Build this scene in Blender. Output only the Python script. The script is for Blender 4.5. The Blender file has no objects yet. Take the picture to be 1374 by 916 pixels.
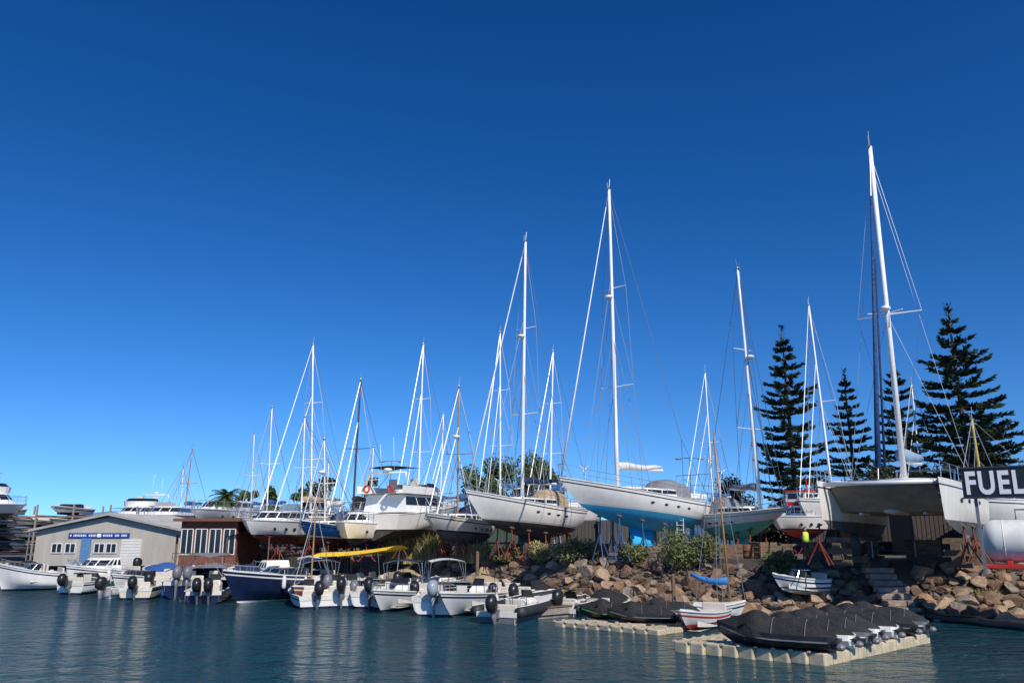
import bpy, math, random, bmesh
from mathutils import Vector, Matrix
random.seed(7)
R=math.radians
scn=bpy.context.scene; col=scn.collection
F=1050.0; CP=math.cos(R(13.4)); SP=math.sin(R(13.4)); CH=3.7
def ray(px,py):
    u=(px-687)/F; v=(458-py)/F
    return Vector((u,CP-SP*v,SP+CP*v))
def P(px,py,Y):
    d=ray(px,py); t=Y/d.y
    return Vector((d.x*t,Y,CH+d.z*t))
def G(px,py,z=0.0):
    d=ray(px,py); t=(z-CH)/d.z
    return Vector((d.x*t,d.y*t,z))
def XA(px,Y,z): return (px-687)/F*(Y*CP+(z-CH)*SP)
def PXW(p): return 687+F*p.x/(p.y*CP+(p.z-CH)*SP)
def itp(x,tab):
    if x<=tab[0][0]: return tab[0][1]
    for (a,b),(c,d) in zip(tab,tab[1:]):
        if x<=c: return b+(d-b)*(x-a)/(c-a)
    return tab[-1][1]
def GZ(px): return itp(px,[(-300,.9),(220,1.05),(400,1.5),(620,1.9),(1100,2.0),(1300,2.2)])
def lerp(a,b,t): return a+(b-a)*t
# ---------------------------------------------------------------- materials
MC={}
def mat(key,c=(.8,.8,.8),rough=.5,metal=0,var=.12,scale=3.0,bump=0,c2=None,spec=.5,streak=False):
    if key in MC: return MC[key]
    m=bpy.data.materials.new(key); m.use_nodes=True; nt=m.node_tree; N=nt.nodes; L=nt.links
    b=N['Principled BSDF']; b.inputs['Roughness'].default_value=rough; b.inputs['Metallic'].default_value=metal
    b.inputs['Specular IOR Level'].default_value=spec
    tc=N.new('ShaderNodeTexCoord'); mp=N.new('ShaderNodeMapping'); L.new(tc.outputs['Object'],mp.inputs['Vector'])
    if streak: mp.inputs['Scale'].default_value=(1.6,1.6,.35)
    n=N.new('ShaderNodeTexNoise'); n.inputs['Scale'].default_value=scale; n.inputs['Detail'].default_value=6; n.inputs['Roughness'].default_value=.62
    L.new(mp.outputs['Vector'],n.inputs['Vector'])
    cr=N.new('ShaderNodeValToRGB'); L.new(n.outputs['Fac'],cr.inputs['Fac'])
    cr.color_ramp.elements[0].position=.32; cr.color_ramp.elements[1].position=.68
    d=c2 if c2 else tuple(x*(1-var*1.6) for x in c)
    cr.color_ramp.elements[0].color=(*d,1); cr.color_ramp.elements[1].color=(*c,1)
    L.new(cr.outputs['Color'],b.inputs['Base Color'])
    if bump:
        n2=N.new('ShaderNodeTexNoise'); n2.inputs['Scale'].default_value=scale*4; n2.inputs['Detail'].default_value=8
        L.new(tc.outputs['Object'],n2.inputs['Vector'])
        bp=N.new('ShaderNodeBump'); bp.inputs['Strength'].default_value=bump; bp.inputs['Distance'].default_value=.05
        L.new(n2.outputs['Fac'],bp.inputs['Height']); L.new(bp.outputs['Normal'],b.inputs['Normal'])
    MC[key]=m; return m
gel=mat('white_gelcoat',(.84,.83,.79),.28,var=.08,scale=1.5,streak=True)
gel2=mat('aged_gelcoat',(.79,.76,.68),.4,var=.14,scale=1.2,streak=True)
cream=mat('cream_gelcoat',(.74,.68,.54),.4,var=.1,scale=1.2,streak=True)
deckm=mat('deck_paint',(.66,.65,.60),.6,var=.1)
glass=mat('dark_glass',(.02,.025,.03),.08,var=.3)
navy=mat('navy_gelcoat',(.012,.022,.07),.18,var=.2)
bluep=mat('blue_paint',(.02,.13,.42),.35,var=.2,streak=True)
turq=mat('turquoise_antifouling',(.04,.52,.86),.5,var=.12,scale=1.2,streak=True,c2=(.03,.40,.72))
teal=mat('teal_antifouling',(.12,.56,.48),.6,var=.2,streak=True)
blackaf=mat('black_antifouling',(.035,.035,.04),.7,var=.4,scale=2,c2=(.085,.08,.075))
greyaf=mat('grey_antifouling',(.14,.15,.16),.75,var=.35,scale=2)
redaf=mat('red_antifouling',(.28,.05,.03),.7,var=.35,scale=2)
redp=mat('red_paint',(.55,.03,.02),.4,var=.2)
tanhull=mat('aged_shaded_underside',(.40,.34,.27),.7,var=.2,scale=1.5,c2=(.25,.20,.155))  # shade below the bridge deck painted into an aged brown tone
alu=mat('mast_aluminium',(.72,.73,.74),.38,metal=.25,var=.06)
maston=mat('white_mast_paint',(.85,.85,.83),.35,var=.05)
darkmast=mat('dark_mast',(.05,.05,.06),.4)
woodm=mat('varnished_mast',(.42,.25,.1),.4,var=.2)
yelmast=mat('yellow_mast',(.6,.42,.08),.4)
wire=mat('rigging_wire',(.34,.35,.36),.4,metal=.5)
steel=mat('stainless_steel',(.62,.63,.64),.25,metal=.9)
rust=mat('rusty_steel',(.25,.1,.05),.8,var=.4,scale=6,c2=(.1,.05,.035))
standred=mat('stand_red',(.33,.05,.03),.65,var=.35,scale=5)
standblue=mat('stand_blue',(.04,.12,.28),.6,var=.3,scale=5)
blk=mat('black_plastic',(.02,.02,.022),.35,var=.3)
gry=mat('grey_plastic',(.17,.18,.2),.4,var=.15)
rubber=mat('hypalon_black',(.03,.032,.035),.6,var=.3)
rubgrey=mat('hypalon_grey',(.32,.33,.35),.6,var=.15)
cvblack=mat('black_cover_cloth',(.016,.016,.018),.85,var=.5,scale=4,bump=.8,c2=(.034,.033,.035),spec=.2)
cvgrey=mat('grey_cover_cloth',(.22,.23,.25),.85,var=.2,scale=5,bump=.5)
cvdark=mat('charcoal_cover_cloth',(.04,.042,.047),.9,var=.3,scale=4,bump=.8,spec=.2)
cvwhite=mat('white_cloth',(.70,.70,.68),.8,var=.12,scale=5,bump=.3)
cvblue=mat('blue_cloth',(.03,.12,.36),.8,var=.25,scale=5,bump=.4)
cvnavy=mat('navy_cloth',(.012,.03,.09),.8,var=.25,scale=5,bump=.4)
cvyel=mat('yellow_cloth',(.90,.60,.03),.8,var=.08,scale=4,bump=.2)
cvtan=mat('tan_cloth',(.45,.34,.2),.8,var=.2,scale=5,bump=.3)
cvred=mat('red_cloth',(.16,.03,.025),.8,var=.2)
vinyl=mat('seat_vinyl',(.62,.58,.5),.5,var=.1)
lime=mat('lime_green_plastic',(.07,.34,.05),.4,var=.1)
concrete=mat('concrete',(.30,.27,.23),.85,var=.25,scale=4,bump=.4)
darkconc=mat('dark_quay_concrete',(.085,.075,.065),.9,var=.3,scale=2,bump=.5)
cubem=mat('cream_dock_plastic',(.60,.51,.35),.6,var=.25,scale=3,bump=.15)
wood=mat('weathered_wood',(.22,.15,.09),.8,var=.35,scale=9,bump=.3)
rocks=[mat('rock_orange',(.44,.265,.145),.9,scale=2.2,bump=1.4,c2=(.21,.125,.08)),
       mat('rock_tan',(.48,.35,.23),.9,scale=2.5,bump=1.4,c2=(.24,.165,.11)),
       mat('rock_grey',(.36,.29,.23),.9,scale=2.8,bump=1.4,c2=(.155,.12,.095)),
       mat('rock_brown',(.27,.16,.10),.9,scale=2.4,bump=1.4,c2=(.11,.07,.05))]
rubm=mat('dark_rubble',(.13,.092,.066),.95,scale=3,bump=1,c2=(.05,.037,.028))
# ---------------------------------------------------------------- mesh builder
class MB:
    def __init__(s): s.v=[]; s.f=[]
    def add(s,vs,fs):
        o=len(s.v); s.v+= [tuple(v) for v in vs]; s.f+=[tuple(i+o for i in f) for f in fs]; return s
    def box(s,c,d,rz=0,M=None):
        vs=[]
        for sx in(-.5,.5):
            for sy in(-.5,.5):
                for sz in(-.5,.5):
                    v=Vector((sx*d[0],sy*d[1],sz*d[2]))
                    if rz: v=Matrix.Rotation(rz,3,'Z')@v
                    if M: v=M@v
                    vs.append(v+Vector(c))
        return s.add(vs,[(0,1,3,2),(4,6,7,5),(0,4,5,1),(2,3,7,6),(0,2,6,4),(1,5,7,3)])
    def tube(s,pts,r,n=6,r2=None):
        pts=[Vector(p) for p in pts]; rings=[]
        for i,p in enumerate(pts):
            a=pts[max(i-1,0)]; b=pts[min(i+1,len(pts)-1)]; d=(b-a)
            if d.length<1e-6: d=Vector((0,0,1))
            d.normalize(); up=Vector((0,0,1)) if abs(d.z)<.9 else Vector((1,0,0))
            x=d.cross(up).normalized(); y=d.cross(x)
            rr=r if r2 is None else lerp(r,r2,i/(len(pts)-1))
            rings.append([p+x*math.cos(k*2*math.pi/n)*rr+y*math.sin(k*2*math.pi/n)*rr for k in range(n)])
        return s.loft(rings)
    def loft(s,rings,closed=True,cap=True):
        n=len(rings[0]); o=[]; fs=[]
        for r in rings: o+=r
        for i in range(len(rings)-1):
            for k in range(n if closed else n-1):
                k2=(k+1)%n; fs.append((i*n+k,i*n+k2,(i+1)*n+k2,(i+1)*n+k))
        if cap and closed:
            fs.append(tuple(range(n-1,-1,-1))); fs.append(tuple((len(rings)-1)*n+k for k in range(n)))
        return s.add(o,fs)
    def ell(s,c,r,n=10,m=6,M=None):
        rings=[]
        for i in range(1,m):
            a=math.pi*i/m; ring=[]
            for k in range(n):
                b=2*math.pi*k/n; v=Vector((r[0]*math.sin(a)*math.cos(b),r[1]*math.sin(a)*math.sin(b),r[2]*math.cos(a)))
                if M: v=M@v
                ring.append(v+Vector(c))
            rings.append(ring)
        return s.loft(rings)
    def build(s,name,m,parent=None,smooth=False,bev=0,loc=None):
        me=bpy.data.meshes.new(name); me.from_pydata(s.v,[],s.f); me.update()
        o=bpy.data.objects.new(name,me); col.objects.link(o)
        if m: me.materials.append(m)
        if smooth:
            me.polygons.foreach_set('use_smooth',[True]*len(me.polygons))
        if bev:
            b=o.modifiers.new('b','BEVEL'); b.width=bev; b.segments=2; b.limit_method='ANGLE'
        if parent: o.parent=parent
        if loc is not None: o.location=loc
        return o
def tag(o,label,cat,group=None,kind=None):
    if label: o['label']=label
    if cat: o['category']=cat
    if group: o['group']=group
    if kind: o['kind']=kind
    return o
def thing(name,label,cat,loc,rz=0,group=None):
    o=bpy.data.objects.new(name,None); col.objects.link(o); o.location=loc; o.rotation_euler=(0,0,rz)
    o.empty_display_size=.3
    return tag(o,label,cat,group)
def dup(root,loc,rz,label=None,scale=None):
    r=root.copy(); col.objects.link(r); r.location=loc; r.rotation_euler=(0,0,rz)
    if label: r['label']=label
    if scale: r.scale=(scale,scale,scale)
    for ch in list(root.children):
        c=ch.copy(); col.objects.link(c); c.parent=r
        for g in list(ch.children):
            d=g.copy(); col.objects.link(d); d.parent=c
    return r
def struct(o): o['kind']='structure'; return o
# ---------------------------------------------------------------- hull
class Hull:
    def __init__(s,L,B,zs0,zs1,dip,zw0,zw1,D,kind='sail',so=.5,bo=1.2):
        s.__dict__.update(locals())
    def zs(s,t): return s.zs0+(s.zs1-s.zs0)*t**1.25-s.dip*4*t*(1-t)
    def zw(s,t): return lerp(s.zw0,s.zw1,t)
    def zk(s,t):
        if s.kind=='sail': return s.zw(t)-s.D*max(0,math.sin(math.pi*min(1,.07+.93*t)))**.8
        return s.zw(t)-s.D*(1-t**3.5)
    def b(s,t):
        h=s.B/2
        if s.kind=='sail':
            return h*(1-((t-.42)/.58)**2.2) if t>.42 else h*(1-.38*((.42-t)/.42)**2)
        return h*(1-((t-.4)/.6)**2.6) if t>.4 else h*(1-.08*((.4-t)/.4)**2)
    def pt(s,t,z,sd):
        zk=s.zk(t); zs=s.zs(t); u=min(1,max(0,(z-zk)/max(.001,zs-zk)))
        if s.kind=='sail':
            sh=(1-(1-u)**2.4)**.6; sh=lerp(sh,u**.8,t**3)
        else:
            c=.42; sh=.86*u/c if u<c else .86+.14*(u-c)/(1-c)
            sh=lerp(sh,u**.9,t**4)
        xs=-s.L/2+s.so*(1-u); xb=s.L/2-s.bo*(1-u)**1.25
        return Vector((lerp(xs,xb,t),sd*s.b(t)*sh,z))
    def x(s,t): return lerp(-s.L/2,s.L/2,t)
    def strip(s,za,zb,m=5,nt=26,t0=0,t1=1,off=0,sides=(1,-1)):
        mb=MB()
        for sd in sides:
            rows=[]
            for i in range(nt+1):
                t=lerp(t0,t1,i/nt); a=max(za(t),s.zk(t)); b_=max(zb(t),a+.0005); b_=min(b_,s.zs(t)) if b_>s.zs(t) else b_
                row=[]
                for j in range(m+1):
                    p=s.pt(t,lerp(a,b_,j/m),sd); p.y+=sd*off; row.append(p)
                rows.append(row)
            mb.loft(rows,closed=False,cap=False)
        return mb
    def transom(s,mb,za,zb,m=5):
        a=max(za(0),s.zk(0)); b_=zb(0); rows=[[s.pt(0,lerp(a,b_,j/m),1),s.pt(0,lerp(a,b_,j/m),-1)] for j in range(m+1)]
        mb.loft(rows,closed=False,cap=False)
def make_hull(root,H,mt,mbm,ms,sw=.1,deckmat=None,full_deck=True):
    zt=lambda t:H.zw(t)+sw
    m=H.strip(H.zk,H.zw); H.transom(m,H.zk,H.zw); m.build('hull_bottom',mbm,root,True)
    m=H.strip(H.zw,zt,1); H.transom(m,H.zw,zt,1); m.build('waterline_stripe',ms,root,True)
    m=H.strip(zt,H.zs); H.transom(m,zt,H.zs); m.build('topsides',mt,root,True)
    rl=MB()
    for sd in(1,-1): rl.tube([H.pt(i/24,H.zs(i/24),sd)+Vector((0,0,.01)) for i in range(25)],.035,5)
    rl.build('toe_rail',deckmat or deckm,root,True)
    if full_deck:
        d=MB(); rows=[]
        for i in range(25):
            t=i/24; b=H.b(t); z=H.zs(t)-.03; x=H.x(t)
            rows.append([Vector((x,y*b,z+.06*(1-y*y))) for y in(-1,-.5,0,.5,1)])
        d.loft(rows,closed=False,cap=False); d.build('deck',deckm,root,True)
def ringpts(x0,x1,w,fr,z,n=5):
    pts=[(x0,w,z),(lerp(x0,x1-fr,.33),w,z),(lerp(x0,x1-fr,.66),w,z),(x1-fr,w,z)]
    for k in range(1,2*n):
        a=math.pi/2-math.pi*k/(2*n); pts.append((x1-fr+fr*math.cos(a),w*math.sin(a),z))
    pts+=[(x1-fr,-w,z),(lerp(x0,x1-fr,.66),-w,z),(lerp(x0,x1-fr,.33),-w,z),(x0,-w,z)]
    return [Vector(p) for p in pts]
def tier(root,name,m,x0,x1,w,fr,z0,h,rf=.4,rb=.1,tb=.12,win=True,q=(.35,.82),wl='window'):
    def ring(qq,off=0):
        return ringpts(x0+rb*qq-off,x1-rf*qq+off,w-tb*qq+off,fr,z0+h*qq)
    mb=MB(); rg=[ring(0),ring(.5),ring(.93),[Vector((p.x*.97+.03*(x0+x1)/2,p.y*.93,z0+h)) for p in ring(1)]]
    mb.loft(rg); o=mb.build(name,m,root)
    if win:
        a=ring(q[0],.015); b=ring(q[1],.015); n=len(a)
        segs=[(0,1),(1,2),(2,3)]+[(3,6),(6,8),(8,10),(10,13)]+[(n-4,n-3),(n-3,n-2),(n-2,n-1)]
        for s0,s1 in segs:
            if s1>n-1: continue
            w_=MB(); rows=[]
            for k in range(s0,s1+1):
                pa,pb=a[k].copy(),b[k].copy()
                if k==s0: d=(a[k+1]-a[k]).normalized()*.05; pa+=d; pb+=d
                if k==s1: d=(a[k-1]-a[k]).normalized()*.05; pa+=d; pb+=d
                rows.append([pa,pb])
            w_.loft(rows,closed=False,cap=False); w_.build(wl,glass,o)
    return o
def outboard(root,x,y,z,m=blk,sc=1,tilt=0):
    T=Matrix.Rotation(tilt,3,'Y')
    def tr(p): return T@(Vector(p)*sc)+Vector((x,y,z))
    mb=MB(); rings=[]
    for zz,a,b,xx in[(.0,.17,.14,-.2),(.08,.27,.19,-.22),(.25,.31,.21,-.22),(.42,.29,.2,-.22),(.54,.2,.15,-.2),(.58,.08,.07,-.18)]:
        rings.append([tr((xx+a*math.cos(k*math.pi/6)*(1 if math.cos(k*math.pi/6)<0 else .85),b*math.sin(k*math.pi/6),zz+.25)) for k in range(12)])
    mb.loft(rings); mo=mb.build('outboard_motor',m,root,True)
    lg=MB(); lg.loft([[tr((-.2+a*c1,b*s1,zz)) for c1,s1 in((1,0),(.5,1),(-1,.6),(-1,-.6),(.5,-1))] for zz,a,b in((.27,.14,.08),(-.1,.1,.06),(-.55,.08,.04),(-.75,.12,.05))]); lg.build('leg',m if m!=blk else gry,mo,True)
    g=MB(); g.loft([[tr((-.15+xx,r*math.cos(k*math.pi/4),-.75+r*math.sin(k*math.pi/4))) for k in range(8)] for xx,r in((.2,.02),(.05,.07),(-.2,.06),(-.3,.03))])
    for k in range(3):
        a=k*2.09; g.add([tr((-.42,.03*math.cos(a),-.75+.03*math.sin(a))),tr((-.36,.18*math.cos(a+.4),-.75+.18*math.sin(a+.4))),tr((-.44,.18*math.cos(a-.3),-.75+.18*math.sin(a-.3)))],[(0,1,2)])
    g.build('propeller',steel,mo,True)
    br=MB(); br.box(tr((0,0,.05)),(.14*sc,.26*sc,.3*sc)); br.build('bracket',gry,mo)
    return mo
def loc_fn(o,yaw):
    Mi=Matrix.Rotation(-yaw,3,'Z')
    return lambda p: Mi@(Vector(p)-o)
def stand_post(x,y,gz,top,hx,hy,label,grp,m):
    r=thing('boat_stand',label,'boat stand',(x,y,gz),math.atan2(hy-y,hx-x),grp)
    h=max(.5,top-gz)
    mb=MB(); mb.tube([(0,0,h*.35),(.08,0,h-.02)],.04,6); mb.build('post',m,r)
    for a in(0.6,-0.6,3.14):
        lg=MB(); lg.tube([(0,0,h*.62),(.55*math.cos(a),.55*math.sin(a),0.02)],.03,5); lg.build('leg',m,r)
    p=MB(); p.box((.08,0,h),(.26,.3,.05),M=Matrix.Rotation(-.5,3,'Y')); p.build('pad',wood,r)
    return r
def sailboat(label,bow,stern,B,masts,mt=gel,bot=blackaf,stripe=navy,gz=None,zwf=(.55,.62),detail=2,dip=.15,cover=cvblue,stands=True,
             short='sailboat',D=None,bo=1.5,so=.8,furl=None,hood=cvnavy,mastm=maston,group=None,stem_stand=standred,sw=.1):
    pb=P(*bow); ps=P(*stern)
    if gz is None: gz=GZ((bow[0]+stern[0])/2)
    o=Vector(((pb.x+ps.x)/2,(pb.y+ps.y)/2,gz)); yaw=math.atan2(pb.y-ps.y,pb.x-ps.x)
    L=math.hypot(pb.x-ps.x,pb.y-ps.y)
    root=thing('sailboat',label,'sailboat',o,yaw,group); Lc=loc_fn(o,yaw)
    zs0=ps.z-gz; zs1=pb.z-gz
    if D is None: D=min(.95,zwf[0]*zs0*.6)
    H=Hull(L,B,zs0,zs1,dip,zs0*zwf[0],zs1*zwf[1],D,'sail',so,bo)
    make_hull(root,H,mt,bot,stripe,sw)
    tk=.46; zk=H.zk(tk); kb=.14
    k=MB(); k0,k1=(.36,.56)
    def foil(x0,x1,w,z): return [Vector((lerp(x0,x1,a),w*b,z)) for a,b in((0,0),(.35,.8),(.7,1),(.92,.7),(1,0),(.92,-.7),(.7,-1),(.35,-.8))]
    rk=.5
    k.loft([foil(H.x(k0),H.x(k1),.14,zk+.2),foil(H.x(k0)-.05,H.x(k1)-rk*.6,.13,lerp(zk,kb,.5)),foil(H.x(k0)-.1,H.x(k1)-rk,.16,kb)])
    k.build('keel',bot,root,True)
    zr=H.zk(.07); r_=MB(); r_.loft([foil(H.x(.05)-.1,H.x(.05)+.5,.05,zr+.35),foil(H.x(.05)-.15,H.x(.05)+.4,.04,max(.3,zr-1.1))]); r_.build('rudder',bot,root,True)
    s=H.strip(lambda t:H.zs(t)-.22,lambda t:H.zs(t)-.16,1,off=.006); s.build('cove_stripe',navy if stripe in(gel,gel2) else stripe,root,True)
    zc=H.zs(.5)-.02
    tier(root,'cabin',gel,H.x(.3),H.x(.72),B*.27,.8,zc-.05,.5,.5,.05,.1,q=(.4,.8))
    if detail>1:
        hb=MB(); rows=[]
        for xx,hh,w in((.19,.9,.28),(.27,1.1,.27),(.34,1.0,.25),(.37,.5,.24)):
            rows.append([Vector((H.x(xx),w*B*math.cos(a),zc+hh*max(0,math.sin(a))**.6)) for a in[math.pi*i/8 for i in range(9)]])
        hb.loft(rows,closed=False,cap=False); hb.build('sprayhood',hood,root,True)
        ct=MB(); ct.box((H.x(.14),0,zc+.12),(L*.2,B*.5,.3)); ct.build('cockpit_coaming',gel,root,bev=.05)
        w_=MB(); w_.tube([(H.x(.12),.4*math.cos(a),zc+.75+.4*math.sin(a)) for a in[i*math.pi/8 for i in range(17)]],.02,5); w_.tube([(H.x(.12),0,zc+.1),(H.x(.12),0,zc+.75)],.06); w_.build('steering_wheel',steel,root)
        ht=MB(); ht.box((H.x(.78),0,H.zs(.78)+.07),(.6,.55,.08)); ht.build('hatch',glass,root,bev=.02)
        for i in range(4):
            for s2 in(1,-1):
                p=H.pt(.3+.09*i,H.zs(.3+.09*i)-.5,s2); m=MB(); m.ell((p.x,p.y,p.z),(.2,.04,.06),8,5); m.build('porthole',glass,root)
        an=MB(); x=L/2-.1; z=H.zs(1)
        an.tube([(x-.5,0,z+.08),(x+.18,0,z+.02),(x+.1,0,z-.35)],.03,5); an.tube([(x+.02,-.22,z-.28),(x+.14,0,z-.4),(x+.02,.22,z-.28)],.03,5); an.build('anchor',steel,root)
    ll=MB(); rr=.016 if detail>1 else .02
    for sd in(1,-1):
        tops=[]
        for i in range(9):
            t=.04+.86*i/8; p=H.pt(t,H.zs(t),sd); p.y*=.96; tops.append(p+Vector((0,0,.62))); ll.tube([p,p+Vector((0,0,.62))],rr,4)
        ll.tube(tops,.01,4); ll.tube([p-Vector((0,0,.3)) for p in tops],.01,4)
    ll.build('lifelines',steel,root)
    pp=MB()
    a=H.pt(.9,H.zs(.9),1)+Vector((0,0,.62)); b=H.pt(.9,H.zs(.9),-1)+Vector((0,0,.62)); f=Vector((L/2-.02,0,H.zs(1)+.68))
    pp.tube([a,f+Vector((-.15,.2,0)),f+Vector((-.15,-.2,0)),b],.02,5); pp.tube([f+Vector((-.15,.2,0)),Vector((L/2-.15,.05,H.zs(1)))],.018,5); pp.tube([f+Vector((-.15,-.2,0)),Vector((L/2-.15,-.05,H.zs(1)))],.018,5)
    pp.build('pulpit',steel,root)
    pu=MB(); a=H.pt(.04,H.zs(.04),1)+Vector((0,0,.62)); b=H.pt(.04,H.zs(.04),-1)+Vector((0,0,.62))
    pu.tube([a,a+Vector((-.35,-.2,0)),b+Vector((-.35,.2,0)),b],.02,5)
    for q in(a,b): pu.tube([q,q-Vector((0,0,.6))],.02,5)
    if detail>1:
        pu.tube([a,a+Vector((-.1,-.1,1.2)),b+Vector((-.1,.1,1.2)),b],.025,5)
    pu.build('pushpit',steel,root)
    if detail>1:
        wg=MB(); wg.tube([a,a+Vector((0,0,2.0))],.03,5); q=a+Vector((0,0,2.1)); wg.ell(q,(.22,.09,.09),8,5)
        for k in range(3):
            an_=k*2.09+.4; wg.tube([q+Vector((.2,0,0)),q+Vector((.2,.45*math.cos(an_),.45*math.sin(an_)))],.03,4,.012)
        wg.build('wind_generator',gel,root,True)
    for mi,(bpx,top,r0,nsp,opt) in enumerate(masts):
        best=min([i/100 for i in range(12 if 'free' in opt else 30,88)],key=lambda t:abs(PXW(Matrix.Rotation(yaw,3,'Z')@Vector((H.x(t),0,H.zs(t)))+o)-bpx))
        base=Vector((H.x(best),0,H.zs(best)-.02)); wb=Matrix.Rotation(yaw,3,'Z')@base+o
        tp=Lc(P(top[0],top[1],wb.y)); hgt=tp.z-base.z; mm=mastm
        if 'dark' in opt: mm=darkmast
        if 'wood' in opt: mm=woodm
        if 'yel' in opt: mm=yelmast
        mb=MB(); mb.tube([lerp(base,tp,i/6) for i in range(7)],r0,8,r0*.72); mo=mb.build('mast',mm,root,True)
        hd=MB(); hd.box(tp+Vector((0,0,.03)),(.35,.09,.08)); hd.tube([tp,tp+Vector((-.12,0,.75))],.012,4); hd.tube([tp+Vector((.15,0,0)),tp+Vector((.15,0,.45))],.012,4); hd.tube([tp+Vector((.3,0,.25)),tp+Vector((-.1,0,.25))],.01,4); hd.ell(tp+Vector((.0,0,.12)),(.05,.05,.08),6,4); hd.build('masthead_instruments',wire,mo)
        if detail>1 and mi==0:
            rd=MB(); q=lerp(base,tp,.62); rd.ell(q+Vector((.35,0,0)),(.26,.26,.12),10,6); rd.box(q+Vector((.15,0,-.1)),(.3,.1,.05)); rd.build('radar_dome',gel,mo,True)
        sp=MB(); rg=MB(); wr=.012+.00015*o.y
        for sd in(1,-1):
            bb=H.b(best); foot=Vector((base.x-.15,sd*bb*.93,H.zs(best)))
            pl=[foot]
            for i in range(nsp):
                q=(i+1)/(nsp+1)*.98; c0=lerp(base,tp,q); w=B*.30*(1-.28*i)
                e=c0+Vector((-.25,sd*w,.08)); sp.tube([c0,e],.035,4,.022); pl.append(e)
                rg.tube([foot if i==0 else pl[-2],c0+Vector((0,0,-.1))],wr*.8,3)
            pl.append(lerp(base,tp,.985))
            for a_,b_ in zip(pl,pl[1:]): rg.tube([a_,b_],wr,3)
            rg.tube([Vector((base.x-1.0,sd*bb*.93,H.zs(best))),lerp(base,tp,.5)],wr*.8,3)
            if detail>1 and mi==0: rg.tube([Vector((base.x+.8,sd*bb*.9,H.zs(best))),lerp(base,tp,.5)],wr*.8,3)
        if sp.v: sp.build('spreaders',mm,mo)
        if mi==0:
            fs=Vector((L/2-.15,0,H.zs(1)))
            if furl:
                fm=MB(); fm.tube([lerp(fs,tp,.04),lerp(fs,tp,.3),lerp(fs,tp,.93)],.065,6,.028); fm.build('furled_sail',furl,root,True)
            rg.tube([fs,tp],wr*1.1,3)
            rg.tube([Vector((H.x(.86),0,H.zs(.86))),lerp(base,tp,.7)],wr,3)
            jn=Vector((-L/2+L*.12,0,H.zs(0)+hgt*.22))
            rg.tube([tp,jn],wr,3)
            for sd in(1,-1): rg.tube([jn,Vector((-L/2+.1,sd*H.b(0)*.8,H.zs(0)))],wr,3)
        else:
            for sd in(1,-1): rg.tube([tp,Vector((-L/2+.2,sd*H.b(0)*.7,H.zs(0)))],wr,3)
        rg.tube([tp+Vector((.1,.0,0)),base+Vector((.16,0,1))],.012,3)
        rg.build('rigging',wire,mo)
        if 'noboom' not in opt:
            bl=L*.34 if mi==0 else L*.2
            e=base+Vector((-bl,0,1.45)); s0=base+Vector((-.15,0,1.3))
            bm=MB(); bm.tube([s0,e],.08,6); bo_=bm.build('boom',mm,mo)
            if cover:
                cv=MB(); cv.tube([lerp(s0,e,q)+Vector((0,0,.14+.05*math.sin(q*9))) for q in(0.01,.2,.4,.6,.8,.97)],.24,8,.1); cv.build('sail_cover',cover,mo,True)
    if stands:
        rot=Matrix.Rotation(yaw,3,'Z')
        for t in ((.12,.28,.44,.6,.74) if detail>1 else (.28,.62)):
            for sd in(1,-1):
                z=lerp(H.zk(t),H.zw(t),.45); p=H.pt(t,z,sd); q=rot@Vector((p.x,p.y+sd*.1,0))+o; c_=rot@Vector((p.x,0,0))+o
                stand_post(q.x,q.y,gz,gz+z,c_.x,c_.y,'steel tripod stand propping up the '+short,'stands under the '+short,stem_stand)
        for i,t in enumerate((.38,.52) if detail>1 else(.45,)):
            q=rot@Vector((H.x(t)-.2,0,0))+o
            kb_=MB(); kb_.box((0,0,.036),(.3,1.1,.068)); kb_.box((0,0,.105),(.28,1.0,.065)); b_=kb_.build('keel_block',wood,None,loc=q); b_.rotation_euler=(0,0,yaw)
            tag(b_,'stacked timber block under the keel of the '+short,'keel block','timber blocks under the '+short)
    return root,H,o,yaw
# ================================================================= SETTING
shore_px=[(-700,775),(-300,776),(0,777),(200,780),(420,784),(600,794),(700,802),(800,811),(900,818),(1000,823),(1100,826),(1240,832),(1374,838),(1600,846),(2100,850)]
S=[]
for (a,b),(c,d) in zip(shore_px,shore_px[1:]):
    for i in range(8): S.append((lerp(a,c,i/8),lerp(b,d,i/8)))
S.append(shore_px[-1])
SW=[(px,G(px,py)) for px,py in S]
TX=[(a,q.x) for a,q in SW]; TY=[(a,q.y) for a,q in SW]
def slope_pt(px,dy):
    w=Vector((itp(px,TX),itp(px,TY),0)); k=w.x/w.y
    gz=GZ(px); z=itp(dy,[(-4,-2.5),(0,-.3),(1.4,.12),(2.8,.75),(4.2,gz-.35),(5.2,gz),(9000,gz)])
    return Vector((w.x+k*dy,w.y+dy,z))
mb=MB(); rows=[]
for dy in(-4,0,1.4,2.8,4.2,5.2,9,16,30,70,300,1500,7000):
    rows.append([slope_pt(px,dy) for px,_ in SW])
mb.loft(rows,closed=False,cap=False)
gm=mat('yard_soil',(.18,.14,.10),.95,var=.3,scale=.8,bump=.5,c2=(.08,.06,.045))
struct(mb.build('yard_ground',gm,None,True))
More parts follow.
